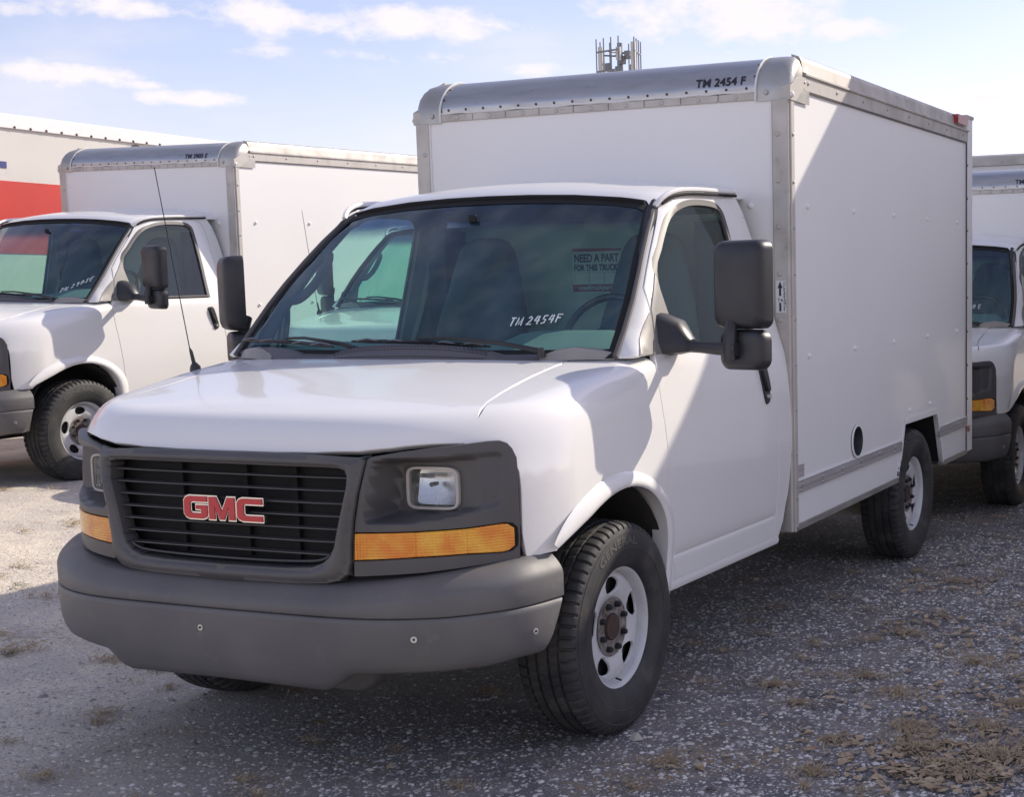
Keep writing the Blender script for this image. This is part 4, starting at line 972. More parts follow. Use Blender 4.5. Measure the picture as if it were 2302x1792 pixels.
def sidewall():
    V_ = []; F_ = []
    def arc(s, rad, size, a0, wf=1.0):
        V, Fc = text_arrays(s, size, .0, .0012, wf); V[:, 0] -= V[:, 0].min()
        b = len(V_)
        for x, y, _ in V:
            a = R_(a0) - x / rad; r = rad + y; ax = float(np.interp(r, [.245, .270, .298, .325, .343], [.112, .1195, .1225, .1205, .1155])) + .0016
            V_.append((ax, r * math.cos(a), r * math.sin(a)))
        F_.extend([tuple(i + b for i in f) for f in Fc])
    arc('GENERAL', .298, .042, 128, 1.5)
    # ring ridges
    for r in (.288, .338):
        n = 120; b = len(V_); ax = float(np.interp(r, [.245, .270, .298, .325, .343], [.112, .1195, .1225, .1205, .1155])) + .002
        for k in range(n): 
            t = 2 * math.pi * k / n; V_.extend([(ax, (r - .0012) * math.cos(t), (r - .0012) * math.sin(t)), (ax, (r + .0012) * math.cos(t), (r + .0012) * math.sin(t))])
        for k in range(n): k2 = (k + 1) % n; F_.append((b + 2 * k, b + 2 * k2, b + 2 * k2 + 1, b + 2 * k + 1))
    return mesh_obj('tyre_lettering', V_, F_, 'tyre_letter', None, False)
WB = 3.53
for x, y in ((.862, 0), (-.77, 0), (.885, WB), (-.885, WB)): make_wheel(x, y, 1 if x > 0 else -1)

# chassis
mb = MB()
for s in (1, -1): mb.box(s * .42 - .04, s * .42 + .04, -.5, 4.7, .42, .56)
for y in (.6, 1.3, 2.1, 3.0, 4.2): mb.box(-.42, .42, y, y + .08, .44, .52)
mb.build('chassis_frame', 'undercarriage', root, False)
mb = MB(); mb.tube([(-.85, 0, .36), (.85, 0, .36)], .05, 10); mb.tube([(-.85, WB, .37), (.85, WB, .37)], .06, 10); mb.tube([(-.16, WB, .37), (.16, WB, .37)], [.16, .16], 12); mb.build('axle', 'undercarriage', root)
mb = MB(); mb.tube([(.55, 3.9, .36), (.60, 4.4, .34), (.62, 4.72, .33)], .035, 10); mb.build('exhaust_pipe', 'steel_grey', root)
mb = MB(); mb.box(-.35, .35, -.4, .9, .30, .5, .06); mb.box(-.75, -.45, 1.6, 2.7, .36, .52, .03); mb.build('engine_pan', 'undercarriage', root)

# ================================================================== CARGO BOX (raked .8 deg)
BX, BY0, BY1 = .985, 1.60, 4.86
def rk(z, y): return z + (y - BY0) * .0145
bxr = empty('cargo_box', (0, 0, 0), root)
def rbox(mbb, x0, x1, y0, y1, z0, z1):
    V = [(x, y, rk(z, y)) for x in (x0, x1) for y in (y0, y1) for z in (z0, z1)]
    mbb.add(V, [(0, 1, 3, 2), (4, 6, 7, 5), (0, 4, 5, 1), (2, 3, 7, 6), (0, 2, 6, 4), (1, 5, 7, 3)]); return mbb
ZB, ZT = .475, 2.455
# side skins with wheel cut-out
side_poly = [(BY0 + .02, ZB), (3.219, ZB - .012), (3.335, .770), (4.000, .766), (4.135, ZB - .025), (4.72, ZB - .028), (4.72, ZT - .01 + .002), (BY0 + .02, ZT)]
def m_box(off):
    def f(u, v): return np.stack([BX + off + 0 * u, u, v + (u - BY0) * .0145], 1)
    return f
Ds = panel_data(side_poly, m_box(0), .12, [[(a, b) for a, b in circ(.086, 28, (2.497, .772))]] , (1, 0, 0), .02, roll=.002)
sides = []
for s in (1, -1):
    sd_ = put('side_panel', Ds, 'box_white', bxr, s < 0); sides.append(sd_)
# front skin, roof, rear, floor
front = MB(); front.box(-.90, .90, BY0 - .004, BY0 + .02, 1.0, 2.402); front.box(-.955, .955, BY0 + .002, BY0 + .02, .50, 1.2); fo = front.build('front_panel', 'box_white', bxr, False)
rf = MB(); rbox(rf, -.97, .97, 1.845, BY1 - .02, 2.585, 2.606); rf.build('box_roof', 'cap_alum', bxr, False)
rd = MB(); rbox(rd, -.90, .90, BY1 - .03, BY1 - .01, .50, 2.56); rd.build('rear_door', 'box_white', bxr, False)
fl = MB(); rbox(fl, -.97, .97, BY0 + .03, 3.2, .52, .56); rbox(fl, -.97, .97, 4.15, BY1 - .05, .50, .56); rbox(fl, -.97, .97, 3.1, 4.2, .84, .88); fl.build('box_floor', 'undercarriage', bxr, False)
ins = MB(); rbox(ins, -.965, .965, BY0 + .03, 1.92, .86, 2.40); rbox(ins, -.955, .955, 1.921, BY1 - .06, .86, 2.56); ins.build('box_core', 'dark', bxr, False)
# rear wheel wells: dark walls
for s in (1, -1):
    mb = MB(); rbox(mb, s * .70 - .01, s * .70 + .01, 3.15, 4.2, .45, .86)
    V = []; 
    mb.add([(s * .70, 3.219, .475), (s * .975, 3.219, .478), (s * .975, 3.335, .80), (s * .70, 3.335, .80)], [(0, 1, 2, 3)])
    mb.add([(s * .70, 4.135, .49), (s * .975, 4.135, .49), (s * .975, 4.000, .80), (s * .70, 4.000, .80)], [(0, 1, 2, 3)])
    mb.build('wheel_box', 'dark', bxr, False)
    # cut-out trim
    tr = [(3.219, ZB - .012), (3.335, .770), (4.000, .766), (4.135, ZB - .025)]
    mb = MB()
    for (a0, b0), (a1, b1) in zip(tr[:-1], tr[1:]):
        d = np.array([a1 - a0, b1 - b0]); d /= np.linalg.norm(d); nn = np.array([-d[1], d[0]]) * .030
        q = [(a0, b0), (a1, b1), (a1 + nn[0], b1 + nn[1]), (a0 + nn[0], b0 + nn[1])]
        V = [(s * (BX + o_), y, rk(z, y)) for o_ in (.001, .008) for y, z in q]
        Fc = [(4, 5, 6, 7), (0, 1, 5, 4), (3, 7, 6, 2), (0, 4, 7, 3), (1, 2, 6, 5)]
        mb.add(V, [f if s > 0 else f[::-1] for f in Fc])
    mb.build('wheel_cutout_trim', 'box_white', bxr, False)
    # bottom rail
    for y0, y1, z in ((BY0 + .02, 3.212, ZB - .004), (4.142, 4.72, ZB - .030)):
        mb = MB()
        rbox(mb, s * BX - .03, s * BX + .010, y0, y1, z - .012, z + .016) if s > 0 else rbox(mb, s * BX - .010, s * BX + .03, y0, y1, z - .012, z + .016)
        mb.build('bottom_rail', 'alum', bxr, False)
    # rub strip with seams
    seams = [1.62, 1.684, 1.969, 2.249, 2.542, 2.836, 3.123, 3.262]
    segs = [(seams[i] + .0045, seams[i + 1] - .0045) for i in range(len(seams) - 1)] + [(4.048, 4.211), (4.215, 4.523), (4.527, 4.715)]
    for a, b in segs:
        mb = MB(); x0 = s * (BX + .001); x1 = s * (BX + .011)
        zt_, zb_ = .680, .628
        if a > 4: zt_, zb_ = .672, .616
        rbox(mb, min(x0, x1), max(x0, x1), a, b, zb_, zt_ - .026); rbox(mb, min(x0, x1) - (0 if s > 0 else .002), max(x0, x1) + (.002 if s > 0 else 0), a, b, zt_ - .024, zt_)
        mb.build('rub_strip', 'strip_alum', bxr, False)
    mb = MB()
    for y0, y1, z in ((1.62, 3.262, .683), (4.048, 4.715, .675)):
        rbox(mb, s * BX - (.0 if s > 0 else .007), s * BX + (.007 if s > 0 else 0), y0, y1, z, z + .007)
    mb.build('strip_cap', 'sealant', bxr, False)
    # top rail
    mb = MB()
    def prism(mbb, prof, y0, y1):
        V = [(s * x, y, rk(z, y)) for y in (y0, y1) for x, z in prof]; n = len(prof)
        Fc = [(j, (j + 1) % n, n + (j + 1) % n, n + j) for j in range(n)] + [tuple(range(n))[::-1], tuple(range(n, 2 * n))]
        mbb.add(V, [f if s < 0 else f[::-1] for f in Fc])
    prism(mb, [(BX + .002, 2.450), (BX + .012, 2.450), (BX + .012, 2.510), (BX + .022, 2.516), (BX + .022, 2.524), (BX + .004, 2.534), (BX - .004, 2.585), (BX - .012, 2.602), (BX - .05, 2.616), (BX - .05, 2.44), (BX + .002, 2.44)], 1.775, 4.72)
    mb.build('top_rail', 'rail_alum', bxr, False)
    mb = MB(); prism(mb, [(BX + .003, 2.443), (BX + .010, 2.443), (BX + .010, 2.449), (BX + .003, 2.449)], 1.80, 4.70); mb.build('top_rail_lip', 'trim_rubber', bxr, False)
    # front corner post (front leg + side leg)
    mb = MB(); x0, x1 = sorted((s * .908, s * (BX + .002)))
    mb.box(x0, x1, BY0 - .012, BY0 + .025, .455, 2.400, .006)
    cp = mb.build('corner_post', 'rail_alum', bxr)
    mb = MB(); x0, x1 = sorted((s * (BX - .02), s * (BX + .010))); mb.box(x0, x1, BY0 + .008, BY0 + .050, .455, 2.43, .004); mb.build('corner_post', 'rail_alum', bxr)
    mb = MB(); x0, x1 = sorted((s * .900, s * .909)); mb.box(x0, x1, BY0 - .009, BY0, 1.3, 2.40); mb.build('sealant_bead', 'sealant', bxr, False)
    # rear post
    mb = MB(); x0, x1 = sorted((s * (BX - .05), s * (BX + .006))); 
    V = [(x, y, z + (y - BY0) * .0145) for x in (x0, x1) for y in (4.72, BY1) for z in (ZB - .03, 2.602)]
    mb.add(V, [(0, 1, 3, 2), (4, 6, 7, 5), (0, 4, 5, 1), (2, 3, 7, 6), (0, 2, 6, 4), (1, 5, 7, 3)]); mb.build('rear_post', 'box_white', bxr, False)
    mb = MB(); x0, x1 = sorted((s * (BX - .05), s * (BX + .012))); rbox(mb, x0, x1, 4.70, BY1 + .015, 2.602, 2.622); mb.build('rear_post_cap', 'rail_alum', bxr, False)
    mb = MB(); x0, x1 = sorted((s * (BX - .01), s * (BX + .008))); rbox(mb, x0, x1, 4.713, 4.721, ZB - .02, 2.45); mb.build('rear_post_seam', 'trim_rubber', bxr, False)
    # corner casting of the cap
    arcp = [(1.588, 2.392), (1.588, 2.425), (1.589, 2.455), (1.597, 2.480), (1.614, 2.512), (1.645, 2.548), (1.685, 2.577), (1.74, 2.598), (1.79, 2.608), (1.815, 2.612)]
    V = []; NU = 17
    for y, z in arcp:
        d = y - 1.584; xs_ = BX + .012 - .30 * d * d / .26 - .05 * d; rc = min(.05, .9 * (1.86 - y))
        path = [(.834, y), (.88, y), (xs_ - rc, y)] + [(xs_ - rc + rc * math.sin(t), y + rc - rc * math.cos(t)) for t in np.linspace(.15, math.pi / 2, 8)] + [(xs_, y + rc + (1.835 - y - rc) * t if y + rc < 1.835 else y + rc) for t in (.33, .66, 1.0)]
        P_ = np.array(path); L_ = np.concatenate([[0], np.cumsum(np.hypot(*np.diff(P_, axis=0).T))]); q = np.linspace(0, L_[-1], NU)
        dent = .006 * math.sin(min(1, d / .26) * math.pi)
        for k, l in enumerate(q): V.append((s * (np.interp(l, L_, P_[:, 0]) - dent * math.sin(k / 16 * math.pi * 3)), np.interp(l, L_, P_[:, 1]), z + (.004 if y > 1.6 else 0)))
    Fc = [(i * NU + j, i * NU + j + 1, (i + 1) * NU + j + 1, (i + 1) * NU + j) for i in range(len(arcp) - 1) for j in range(NU - 1)]
    Fc = [f if s > 0 else f[::-1] for f in Fc]
    cc = mesh_obj('corner_casting', V, Fc, 'alum', bxr, sharp=35)
    mb = MB(); g = [(1.592, 2.392), (1.592, 2.452), (1.70, 2.505), (1.79, 2.512), (1.79, 2.478), (1.66, 2.392)]
    V = [(s * (BX + .014), y, z) for y, z in g] + [(s * (BX - .03), y, z) for y, z in g]; n = len(g)
    Fc = [tuple(range(n))] + [(j, n + j, n + (j + 1) % n, (j + 1) % n) for j in range(n)]
    mb.add(V, [f if s > 0 else f[::-1] for f in Fc]); mb.build('corner_gusset', 'rail_alum', bxr, False)
    # sealant band between cap and casting
    mb = MB(); mb.tube([(s * .836, y - .003, z + .003) for y, z in spline(arcp[:9], 3)], .0055, 6); mb.build('sealant_bead', 'sealant', bxr)
# front cap (curved) and its flange
V = []; arcp = spline([(1.592, 2.440), (1.593, 2.470), (1.612, 2.512), (1.645, 2.548), (1.685, 2.577), (1.74, 2.598), (1.80, 2.609), (1.86, 2.614)], 3)
for x in np.linspace(-.838, .838, 33):
    for y, z in arcp: V.append((x, y, z))
n = len(arcp); Fc = [(i * n + j, (i + 1) * n + j, (i + 1) * n + j + 1, i * n + j + 1) for i in range(32) for j in range(n - 1)]
mesh_obj('front_cap', V, Fc, 'cap_alum', bxr)
for i in range(9):
    x0 = -.838 + i * 1.676 / 9; mb = MB(); mb.box(x0 + .001, x0 + 1.676 / 9 - .001, BY0 - .013, BY0 - .004, 2.398, 2.432, .003); mb.build('cap_flange', 'rail_alum', bxr)
V = []; 
mb = MB(); pts = [(x, BY0 - .010 + .002 * math.sin(x * 37), 2.437 + .0025 * math.sin(x * 29 + 1) * math.sin(x * 11)) for x in np.linspace(-.838, .838, 90)]; mb.tube(pts, .0052, 5); mb.build('sealant_bead', 'sealant', bxr)

# rivets -------------------------------------------------------------
def rivet_mesh(r, h, mt):
    V = []; n = 10
    for sc, hh in ((1, 0), (.92, .45), (.65, .85), (.25, 1.0)):
        for k in range(n): t = 2 * math.pi * k / n; V.append((h * hh, r * sc * math.cos(t), r * sc * math.sin(t)))
    Fc = [(i * n + j, i * n + (j + 1) % n, (i + 1) * n + (j + 1) % n, (i + 1) * n + j) for i in range(3) for j in range(n)] + [tuple(range(3 * n, 4 * n))]
    me = bpy.data.meshes.new('rivet'); me.from_pydata(V, [], Fc); me.shade_smooth(); me.materials.append(MATS[mt]); return me
RVW = rivet_mesh(.015, .013, 'box_white'); RVA = rivet_mesh(.0085, .006, 'strip_alum'); RVD = rivet_mesh(.0065, .004, 'brown_mark'); RVB = rivet_mesh(.0115, .006, 'rail_alum')
def rivet(me, loc, face='x', parent=None):
    o = bpy.data.objects.new('rivet', me); col.objects.link(o); o.parent = parent or bxr; o.location = loc
    if face == '-x': o.rotation_euler = (0, 0, math.pi)
    if face == '-y': o.rotation_euler = (0, 0, -math.pi / 2)
    if face == 'n': o.rotation_euler = (0, R_(-50), -math.pi / 2)
for s in (1, -1):
    f = 'x' if s > 0 else '-x'
    for y in (1.819, 2.477, 3.142, 3.807, 4.477): rivet(RVW, (s * BX, y, rk(1.935, y)), f); rivet(RVW, (s * BX, y, rk(1.248, y)), f)
    for y in (3.431, 3.860): rivet(RVW, (s * BX, y, rk(.842, y)), f)
    for z in (2.413, 2.243, 2.034, 1.833, 1.627, 1.424, 1.22, 1.017, .813, .612, .48): rivet(RVA, (s * (BX + .010), 1.628, z), f)
    for z in (2.244, 2.039, 1.835, 1.628, 1.422, 1.215, .70, .56): rivet(RVB, (s * .938, BY0 - .012, z), '-y')
    for y in (1.772, 1.822, 2.211, 2.609, 3.010, 3.409, 3.805, 4.204, 4.601): rivet(RVA, (s * (BX + .012), y, rk(2.485, y)), f)
    for y in (1.684, 1.969, 2.249, 2.542, 2.836, 3.123, 4.213, 4.525):
        dz = 0 if y < 4 else -.008
        rivet(RVA, (s * (BX + .012), y, rk(.668 + dz, y)), f); rivet(RVA, (s * (BX + .010), y, rk(.640 + dz, y)), f)
    for z in (2.349, 2.137, 1.93, 1.72, 1.5, 1.28, 1.06, .84): rivet(RVD, (s * (BX + .006), 4.735, z), f)
    rivet(RVB, (s * .885, 1.584, 2.428), '-y'); rivet(RVW, (s * (BX + .014), 1.605, 2.415), f)
    rivet(RVW, (s * .80, BY0 - .004, 1.935), '-y')
for k in range(17): rivet(RVD, (-.79 + k * 1.58 / 16, 1.591, 2.452), '-y')
for k in range(9): rivet(RVB, (-.74 + k * 1.48 / 8, BY0 - .013, 2.414), '-y')
for s in (1, -1):
    rivet(RVD, (s * .825, 1.607, 2.505), 'n'); rivet(RVD, (s * .825, 1.66, 2.560), 'n')
# fuel filler, patch, marker lamps (driver side)
ff = MB(); V = []
for r, dx in ((.088, .004), (.086, .010), (.076, .010), (.070, -.02), (.066, -.06), (.001, -.065)):
    for k in range(28): t = 2 * math.pi * k / 28; V.append((BX + dx, 2.497 + r * math.cos(t), rk(.772, 2.497) + r * math.sin(t)))
Fc = [(i * 28 + j, i * 28 + (j + 1) % 28, (i + 1) * 28 + (j + 1) % 28, (i + 1) * 28 + j) for i in range(5) for j in range(28)]
fu = mesh_obj('fuel_filler', V, Fc[:56], 'box_white', bxr, sharp=40); mesh_obj('filler_cup', V, Fc[56:], 'filler_dark', fu, sharp=40)
MB().tube([(BX - .055, 2.50, .755), (BX - .035, 2.50, .755), (BX - .032, 2.50, .755)], [.045, .045, .001], 20).build('fuel_cap', 'cavity', fu)
MB().box(BX - .05, BX - .03, 2.44, 2.55, .80, .84).build('filler_tag', 'steel_grey', fu, False)
MB().box(BX + .001, BX + .006, 1.655, 1.733, .700, .758, .001).build('patch_plate', 'strip_alum', bxr)
for s in (1, -1):
    x0, x1 = sorted((s * (BX - .01), s * (BX + .028))); mb = MB(); rbox(mb, x0, x1, 4.42, 4.66, 2.545, 2.60); mb.build('marker_lamp', 'red_lens', bxr, False)
    x0, x1 = sorted((s * (BX + .006), s * (BX + .011))); MB().box(x0, x1, 4.735, 4.785, .620, .660, .001).build('reflector_red', 'red_lens', bxr)
# clearance sticker on the near corner post
stk = MB(); stk.box(.9205, .9695, BY0 - .0138, BY0 - .0122, 1.456, 1.598); st_ = stk.build('clearance_label', 'label_white', bxr, False)
mb = MB(); yy = BY0 - .0146
def flat(mbb, pts): mbb.add([(x, yy, z) for x, z in pts], [tuple(range(len(pts)))])
flat(mb, [(.929, 1.565), (.941, 1.596), (.953, 1.565)][::-1]); flat(mb, [(.936, 1.530), (.946, 1.530), (.946, 1.5645), (.936, 1.5645)]); flat(mb, [(.936, 1.462), (.946, 1.462), (.946, 1.500), (.936, 1.500)])
def text_on(mbb, s, size, org, ux, uy, wf=1.0, off=.0, sp=0):
    V, Fc = text_arrays(s, size, 0, off, wf)
    mbb.add([Vector(org) + Vector(ux) * v[0] + Vector(uy) * v[1] for v in V], Fc)
text_on(mb, '7 4', .022, (.930, yy, 1.504), (1, 0, 0), (0, 0, 1), .8, .0005)
for i, ch in enumerate('CLEARANCE'): text_on(mb, ch, .018, (.957, yy, 1.578 - i * .0142), (1, 0, 0), (0, 0, 1), .8, .0004)
mb.build('clearance_text', 'letter_black', st_, False)

# ================================================================== copies and per-truck lettering
def copy_tree(o, parent=None):
    c = o.copy(); col.objects.link(c); c.parent = parent
    for ch in list(kids[o]): copy_tree(ch, c)
    return c
kids = {}
for o in bpy.data.objects: kids.setdefault(o, [])
for o in bpy.data.objects:
    if o.parent: kids[o.parent].append(o)
ant_list = [o for o in kids[truck] if o.name.startswith('antenna')]
kids[truck] = [o for o in kids[truck] if not o.name.startswith('antenna')]
left = copy_tree(truck); right = copy_tree(truck)
kids[truck] = [o for o in kids[truck] if not o.name.startswith('cargo_box')] + ant_list
middle = copy_tree(truck); MB().box(-.80, .80, 1.53, 1.56, .5, 1.97).build('rear_wall', 'white_paint', middle, False); middle.location = (-3.17, 4.62, .17); middle.rotation_euler = (0, 0, R_(6))
left.location = (-6.298, 3.405, .251); left.rotation_euler = Euler((.017, .02, -.013), 'XYZ')
right.location = (.108, 5.972, -.041); right.rotation_euler = (0, 0, .007)
truck['label'] = 'white box truck filling the foreground, red grille emblem, TM 2454 F on its cap'
left['label'] = 'white box truck at the left with TM 3905 E on its cap and sunlit side'
right['label'] = 'white box truck cut off at the right edge, behind the foreground truck'
middle['label'] = 'white bare-chassis truck beyond the foreground cab, seen through its windows, thin antenna above'
for o in (truck, left, right, middle): o['category'] = 'truck'; o['group'] = 'white box trucks parked in the gravel lot'

GL = {'T': [[(0, 1), (1, 1)], [(.5, 1), (.42, 0)]], 'M': [[(0, 0), (.05, 1), (.5, .1), (1.0, 1), (1.1, 0)]], '2': [[(.05, .8), (.4, 1), (.8, .8), (.6, .45), (0, 0), (1, .05)]],
      '4': [[(.35, 1), (0, .4), (1, .45)], [(.75, 1), (.7, 0)]], '5': [[(.95, 1), (.3, .95), (.2, .55), (.75, .5), (.7, .1), (.05, 0)]], 'F': [[(.1, 0), (.1, 1), (1, 1)], [(.1, .55), (.8, .6)]],
      '3': [[(.1, 1), (.8, .9), (.35, .55), (.85, .3), (.1, 0)]], '9': [[(.8, .65), (.3, .55), (.2, .95), (.8, .95), (.75, 0)]], '0': [[(.5, 1), (.1, .6), (.3, 0), (.85, .3), (.8, .9), (.5, 1)]],
      'E': [[(1, 1), (.1, 1), (.05, 0), (1, 0)], [(.1, .5), (.8, .5)]], '7': [[(0, 1), (1, 1), (.4, 0)]], '6': [[(.8, 1), (.2, .5), (.3, 0), (.8, .15), (.6, .5), (.2, .35)]], ' ': []}
def handwriting(s, x0, z0, size, slope, parent, dx=None):
    mb = MB(); x = x0
    for ch in s:
        for st in GL[ch]:
            pts = [wsp(x + a * size * .62, z0 + (x - x0) * slope + b * size, .004) for a, b in st]
            mb.tube([tuple(p) for p in pts], .0026, 5)
        x += size * (.92 if ch != ' ' else .45)
    mb.build('marker_writing', 'chalk', parent)
def find(root_, nm):
    for o in root_.children_recursive:
        if o.name.split('.')[0] == nm: return o
bpy.context.view_layer.update()
handwriting('TM 2454F', .425, 1.432, .029, .07, find(truck, 'windshield'))
handwriting('TM 3905E', .60, 1.385, .030, .48, find(left, 'windshield'))
handwriting('TM 3760 E', .40, 1.45, .030, .0, find(right, 'windshield'))
def fleet(s, rt, x0):
    mb = MB(); V, Fc = text_arrays(s, .058, 0, .0010, .86); cb = find(rt, 'cargo_box'); w_ = V[:, 0].max()
    k = .245 / w_
    for i in range(len(V)): pass
    ys = np.array([p[0] for p in arcp]); zs = np.array([p[1] for p in arcp])
    seg = np.concatenate([[0], np.cumsum(np.hypot(np.diff(ys), np.diff(zs)))])
    P_ = []
    for x, y, _ in V: 
        a = .030 + y; yy_ = np.interp(a, seg, ys); zz_ = np.interp(a, seg, zs); P_.append((x0 + x * k, yy_ - .0030, zz_ + .0018))
    mb.add(P_, Fc); mb.build('fleet_number', 'letter_black', cb, False)
fleet('TM 2454 F', truck, .538); fleet('TM 3905 E', left, .464); fleet('TM 3760 E', right, .575)

# notice sheets taped inside the cabs
def notice(rt, x, y, z, rot=0, full=True):
    it_ = find(rt, 'interior'); e_ = MB(); e_.box(x, x + .256, y - .001, y, z - .205, z); s_ = e_.build('notice_sheet', 'label_white', it_, False)
    mb = MB(); mb.box(x, x + .256, y - .0022, y - .0012, z - .014, z); mb.box(x, x + .256, y - .0022, y - .0012, z - .200, z - .165); mb.build('notice_bands', 'label_red', it_, False)
    mb = MB(); V, Fc = text_arrays('NEED A PART', .052, 0, .0018, .62); k = .235 / V[:, 0].max()
    mb.add([(x + .010 + v[0] * k, y - .003, z - .062 + v[1]) for v in V], Fc)
    V, Fc = text_arrays('FOR THIS TRUCK?', .040, 0, .0015, .6); k = .240 / V[:, 0].max()
    mb.add([(x + .008 + v[0] * k, y - .003, z - .102 + v[1]) for v in V], Fc)
    for q in range(4): mb.box(x + .01 + q * .0787, x + .0112 + q * .0787, y - .003, y - .002, z - .160, z - .112)
    mb.box(x + .01, x + .246, y - .003, y - .002, z - .1125, z - .1115)
    mb.build('notice_text', 'letter_black', it_, False)
    V, Fc = text_arrays('usedtruckparts', .030, 0, .0005, .9); k = .19 / V[:, 0].max(); mb = MB(); mb.add([(x + .03 + v[0] * k, y - .003, z - .190 + v[1]) for v in V], Fc); mb.build('notice_web', 'label_white', it_, False)
notice(truck, -.066, 1.494, 1.762); notice(left, -.75, 1.494, 1.70); notice(right, -.3, 1.494, 1.70)

# ================================================================== BACKGROUND TRAILERS
def trailer(name, label, x0, x1, y0, y1, z0, z1, matn='cream_paint', parts=True):
    t = empty(name, ((x0 + x1) / 2, (y0 + y1) / 2, 0)); t['label'] = label; t['category'] = 'trailer'
    off = Vector(((x0 + x1) / 2, (y0 + y1) / 2, 0))
    def B(nm, m_, a, b, c, d, e, f, bev=0): q = MB(); q.box(a - off.x, b - off.x, c - off.y, d - off.y, e, f, bev); return q.build(nm, m_, t, bev > 0)
    B('trailer_body', matn, x0, x1, y0, y1, z0, z1 - .04); B('trailer_roof', 'box_white', x0 + .01, x1 - .01, y0 + .01, y1 - .01, z1 - .04, z1)
    return t, B, off
t1, B1, o1 = trailer('semi_trailer', 'long cream semi trailer with a red band along its side, behind the left truck', -11.6, -9.0, 2.6, 15.6, 1.15, 3.42)
B1('top_rail', 'box_white', -9.0, -8.975, 2.6, 15.6, 3.275, 3.41, .004)
B1('red_band', 'red_paint', -8.9985, -8.992, 2.6, 7.0, 2.05, 2.76)
B1('lower_rail', 'rail_alum', -9.0, -8.975, 2.6, 15.6, 1.13, 1.28, .004)
B1('blue_letter', 'blue_paint', -8.9985, -8.993, 5.55, 5.925, 2.885, 2.948)
RVT = rivet_mesh(.014, .008, 'brown_mark')
for k in range(60): rivet(RVT, (-9.0 - o1.x + .026, 2.7 + .185 * k - o1.y, 3.29), 'x', t1)
rivet(rivet_mesh(.020, .012, 'box_white'), (-9.0 - o1.x + .002, 6.9 - o1.y, 2.87), 'x', t1)
# unit number mark
mb = MB()
V = []; n = 28
for r in (.070, .098):
    for k in range(n): tt = 2 * math.pi * k / n; V.append((-8.9985 - o1.x + .004, 7.562 - o1.y + r * math.cos(tt), 3.165 + r * math.sin(tt)))
mb.add(V, [(k, (k + 1) % n, n + (k + 1) % n, n + k) for k in range(n)]); text_on(mb, '116', .085, (-8.9985 - o1.x + .004, 7.562 - .075 - o1.y, 3.14), (0, 1, 0), (0, 0, 1), .95, .002); mb.build('unit_number', 'brown_mark', t1, False)
for y in (3.2, 4.4, 12.8, 14.0):
    for x in (-9.3, -11.3):
        o = bpy.data.objects.new('trailer_tyre', TY); col.objects.link(o); o.parent = t1; o.location = (x - o1.x, y - o1.y, .62); o.scale = (1.1, 1.3, 1.3)
B1('trailer_chassis', 'undercarriage', -10.7, -9.9, 2.8, 15.4, .95, 1.15)

t2, B2, o2 = trailer('semi_trailer', 'white semi trailer parked across the lot behind the right hand truck', -6.0, 6.0, 11.05, 13.6, 1.05, 3.02, 'box_white')
B2('top_rail', 'rail_alum', -6.0, 6.0, 11.025, 11.052, 2.90, 3.0, .003)
for x in (-5, -3.8, 4.2, 5.3):
    o = bpy.data.objects.new('trailer_tyre', TY); col.objects.link(o); o.parent = t2; o.location = (x - o2.x, 11.4 - o2.y, .5); o.rotation_euler = (0, 0, R_(90)); o.scale = (1.1, 1.3, 1.3)
for nm, y0, lab in (('a', 4.40, 'tall white semi trailer standing just right of the foreground truck, shading its box'), ('b', 7.30, 'unseen tall white semi trailer added in the next bay to shade the second truck')):  # second trailer is out of view, added to keep the right truck shaded
    t3_, B3, o3 = trailer('semi_trailer', lab, 1.95, 7.2, y0, y0 + 2.6, 1.1, 4.10, 'box_white')
    B3('lower_rail', 'rail_alum', 1.95, 7.2, y0 - .02, y0 - .001, 1.08, 1.22, .003)
    B3('side_skirt', 'box_white', 2.3, 7.0, y0 + .05, y0 + .08, .35, 1.09)
    for x in (2.9, 6.2):
        for yy_ in (.4, 2.2):
            o = bpy.data.objects.new('trailer_tyre', TY); col.objects.link(o); o.parent = t3_; o.location = (x - o3.x, y0 + yy_ - o3.y, .5); o.rotation_euler = (0, 0, R_(90)); o.scale = (1.1, 1.3, 1.3)
    B3('trailer_chassis', 'undercarriage', 2.4, 7.0, y0 + .8, y0 + 1.8, .85, 1.1)

# ================================================================== CELL TOWER
tw = empty('cell_tower', (-31.0, 60, 0)); tw['label'] = 'grey cell tower with white panel antennas rising behind the foreground truck'; tw['category'] = 'tower'
mb = MB(); mb.tube([(0, 0, 0), (0, 0, 11.6)], [.30, .22], 12); mb.tube([(0, 0, 11.6), (0, 0, 14.2)], [.17, .14], 10); mb.build('tower_mast', 'steel_grey', tw)
mb = MB()
for a in (0, 120, 240):
    c, s_ = math.cos(R_(a + 15)), math.sin(R_(a + 15)); p = Vector((c * .9, s_ * .9, 13.0)); tang = Vector((-s_, c, 0))
    for z in (12.75, 13.7): mb.tube([(0, 0, z), (c * .9, s_ * .9, z)], .05, 6); mb.tube([p + tang * -.75 + Vector((0, 0, z - 13)), p + tang * .75 + Vector((0, 0, z - 13))], .045, 6)
    for k in (-.75, -.25, .25, .75): q = p + tang * k; mb.tube([q + Vector((0, 0, -.55)), q + Vector((0, 0, 1.35))], .035, 5)
    mb.tube([(0, 0, 12.0), (c * .9, s_ * .9, 12.75)], .04, 5)
mb.build('antenna_platform', 'steel_grey', tw)
for x, z0, z1, y in ((-.98, 12.55, 14.05, -.2), (.92, 12.65, 14.15, -.3), (.25, 13.25, 13.9, -.6), (.62, 13.2, 13.8, .4)):
    MB().box(x - .12, x + .12, y - .08, y + .08, z0, z1, .02).build('panel_antenna', 'antenna_white', tw)
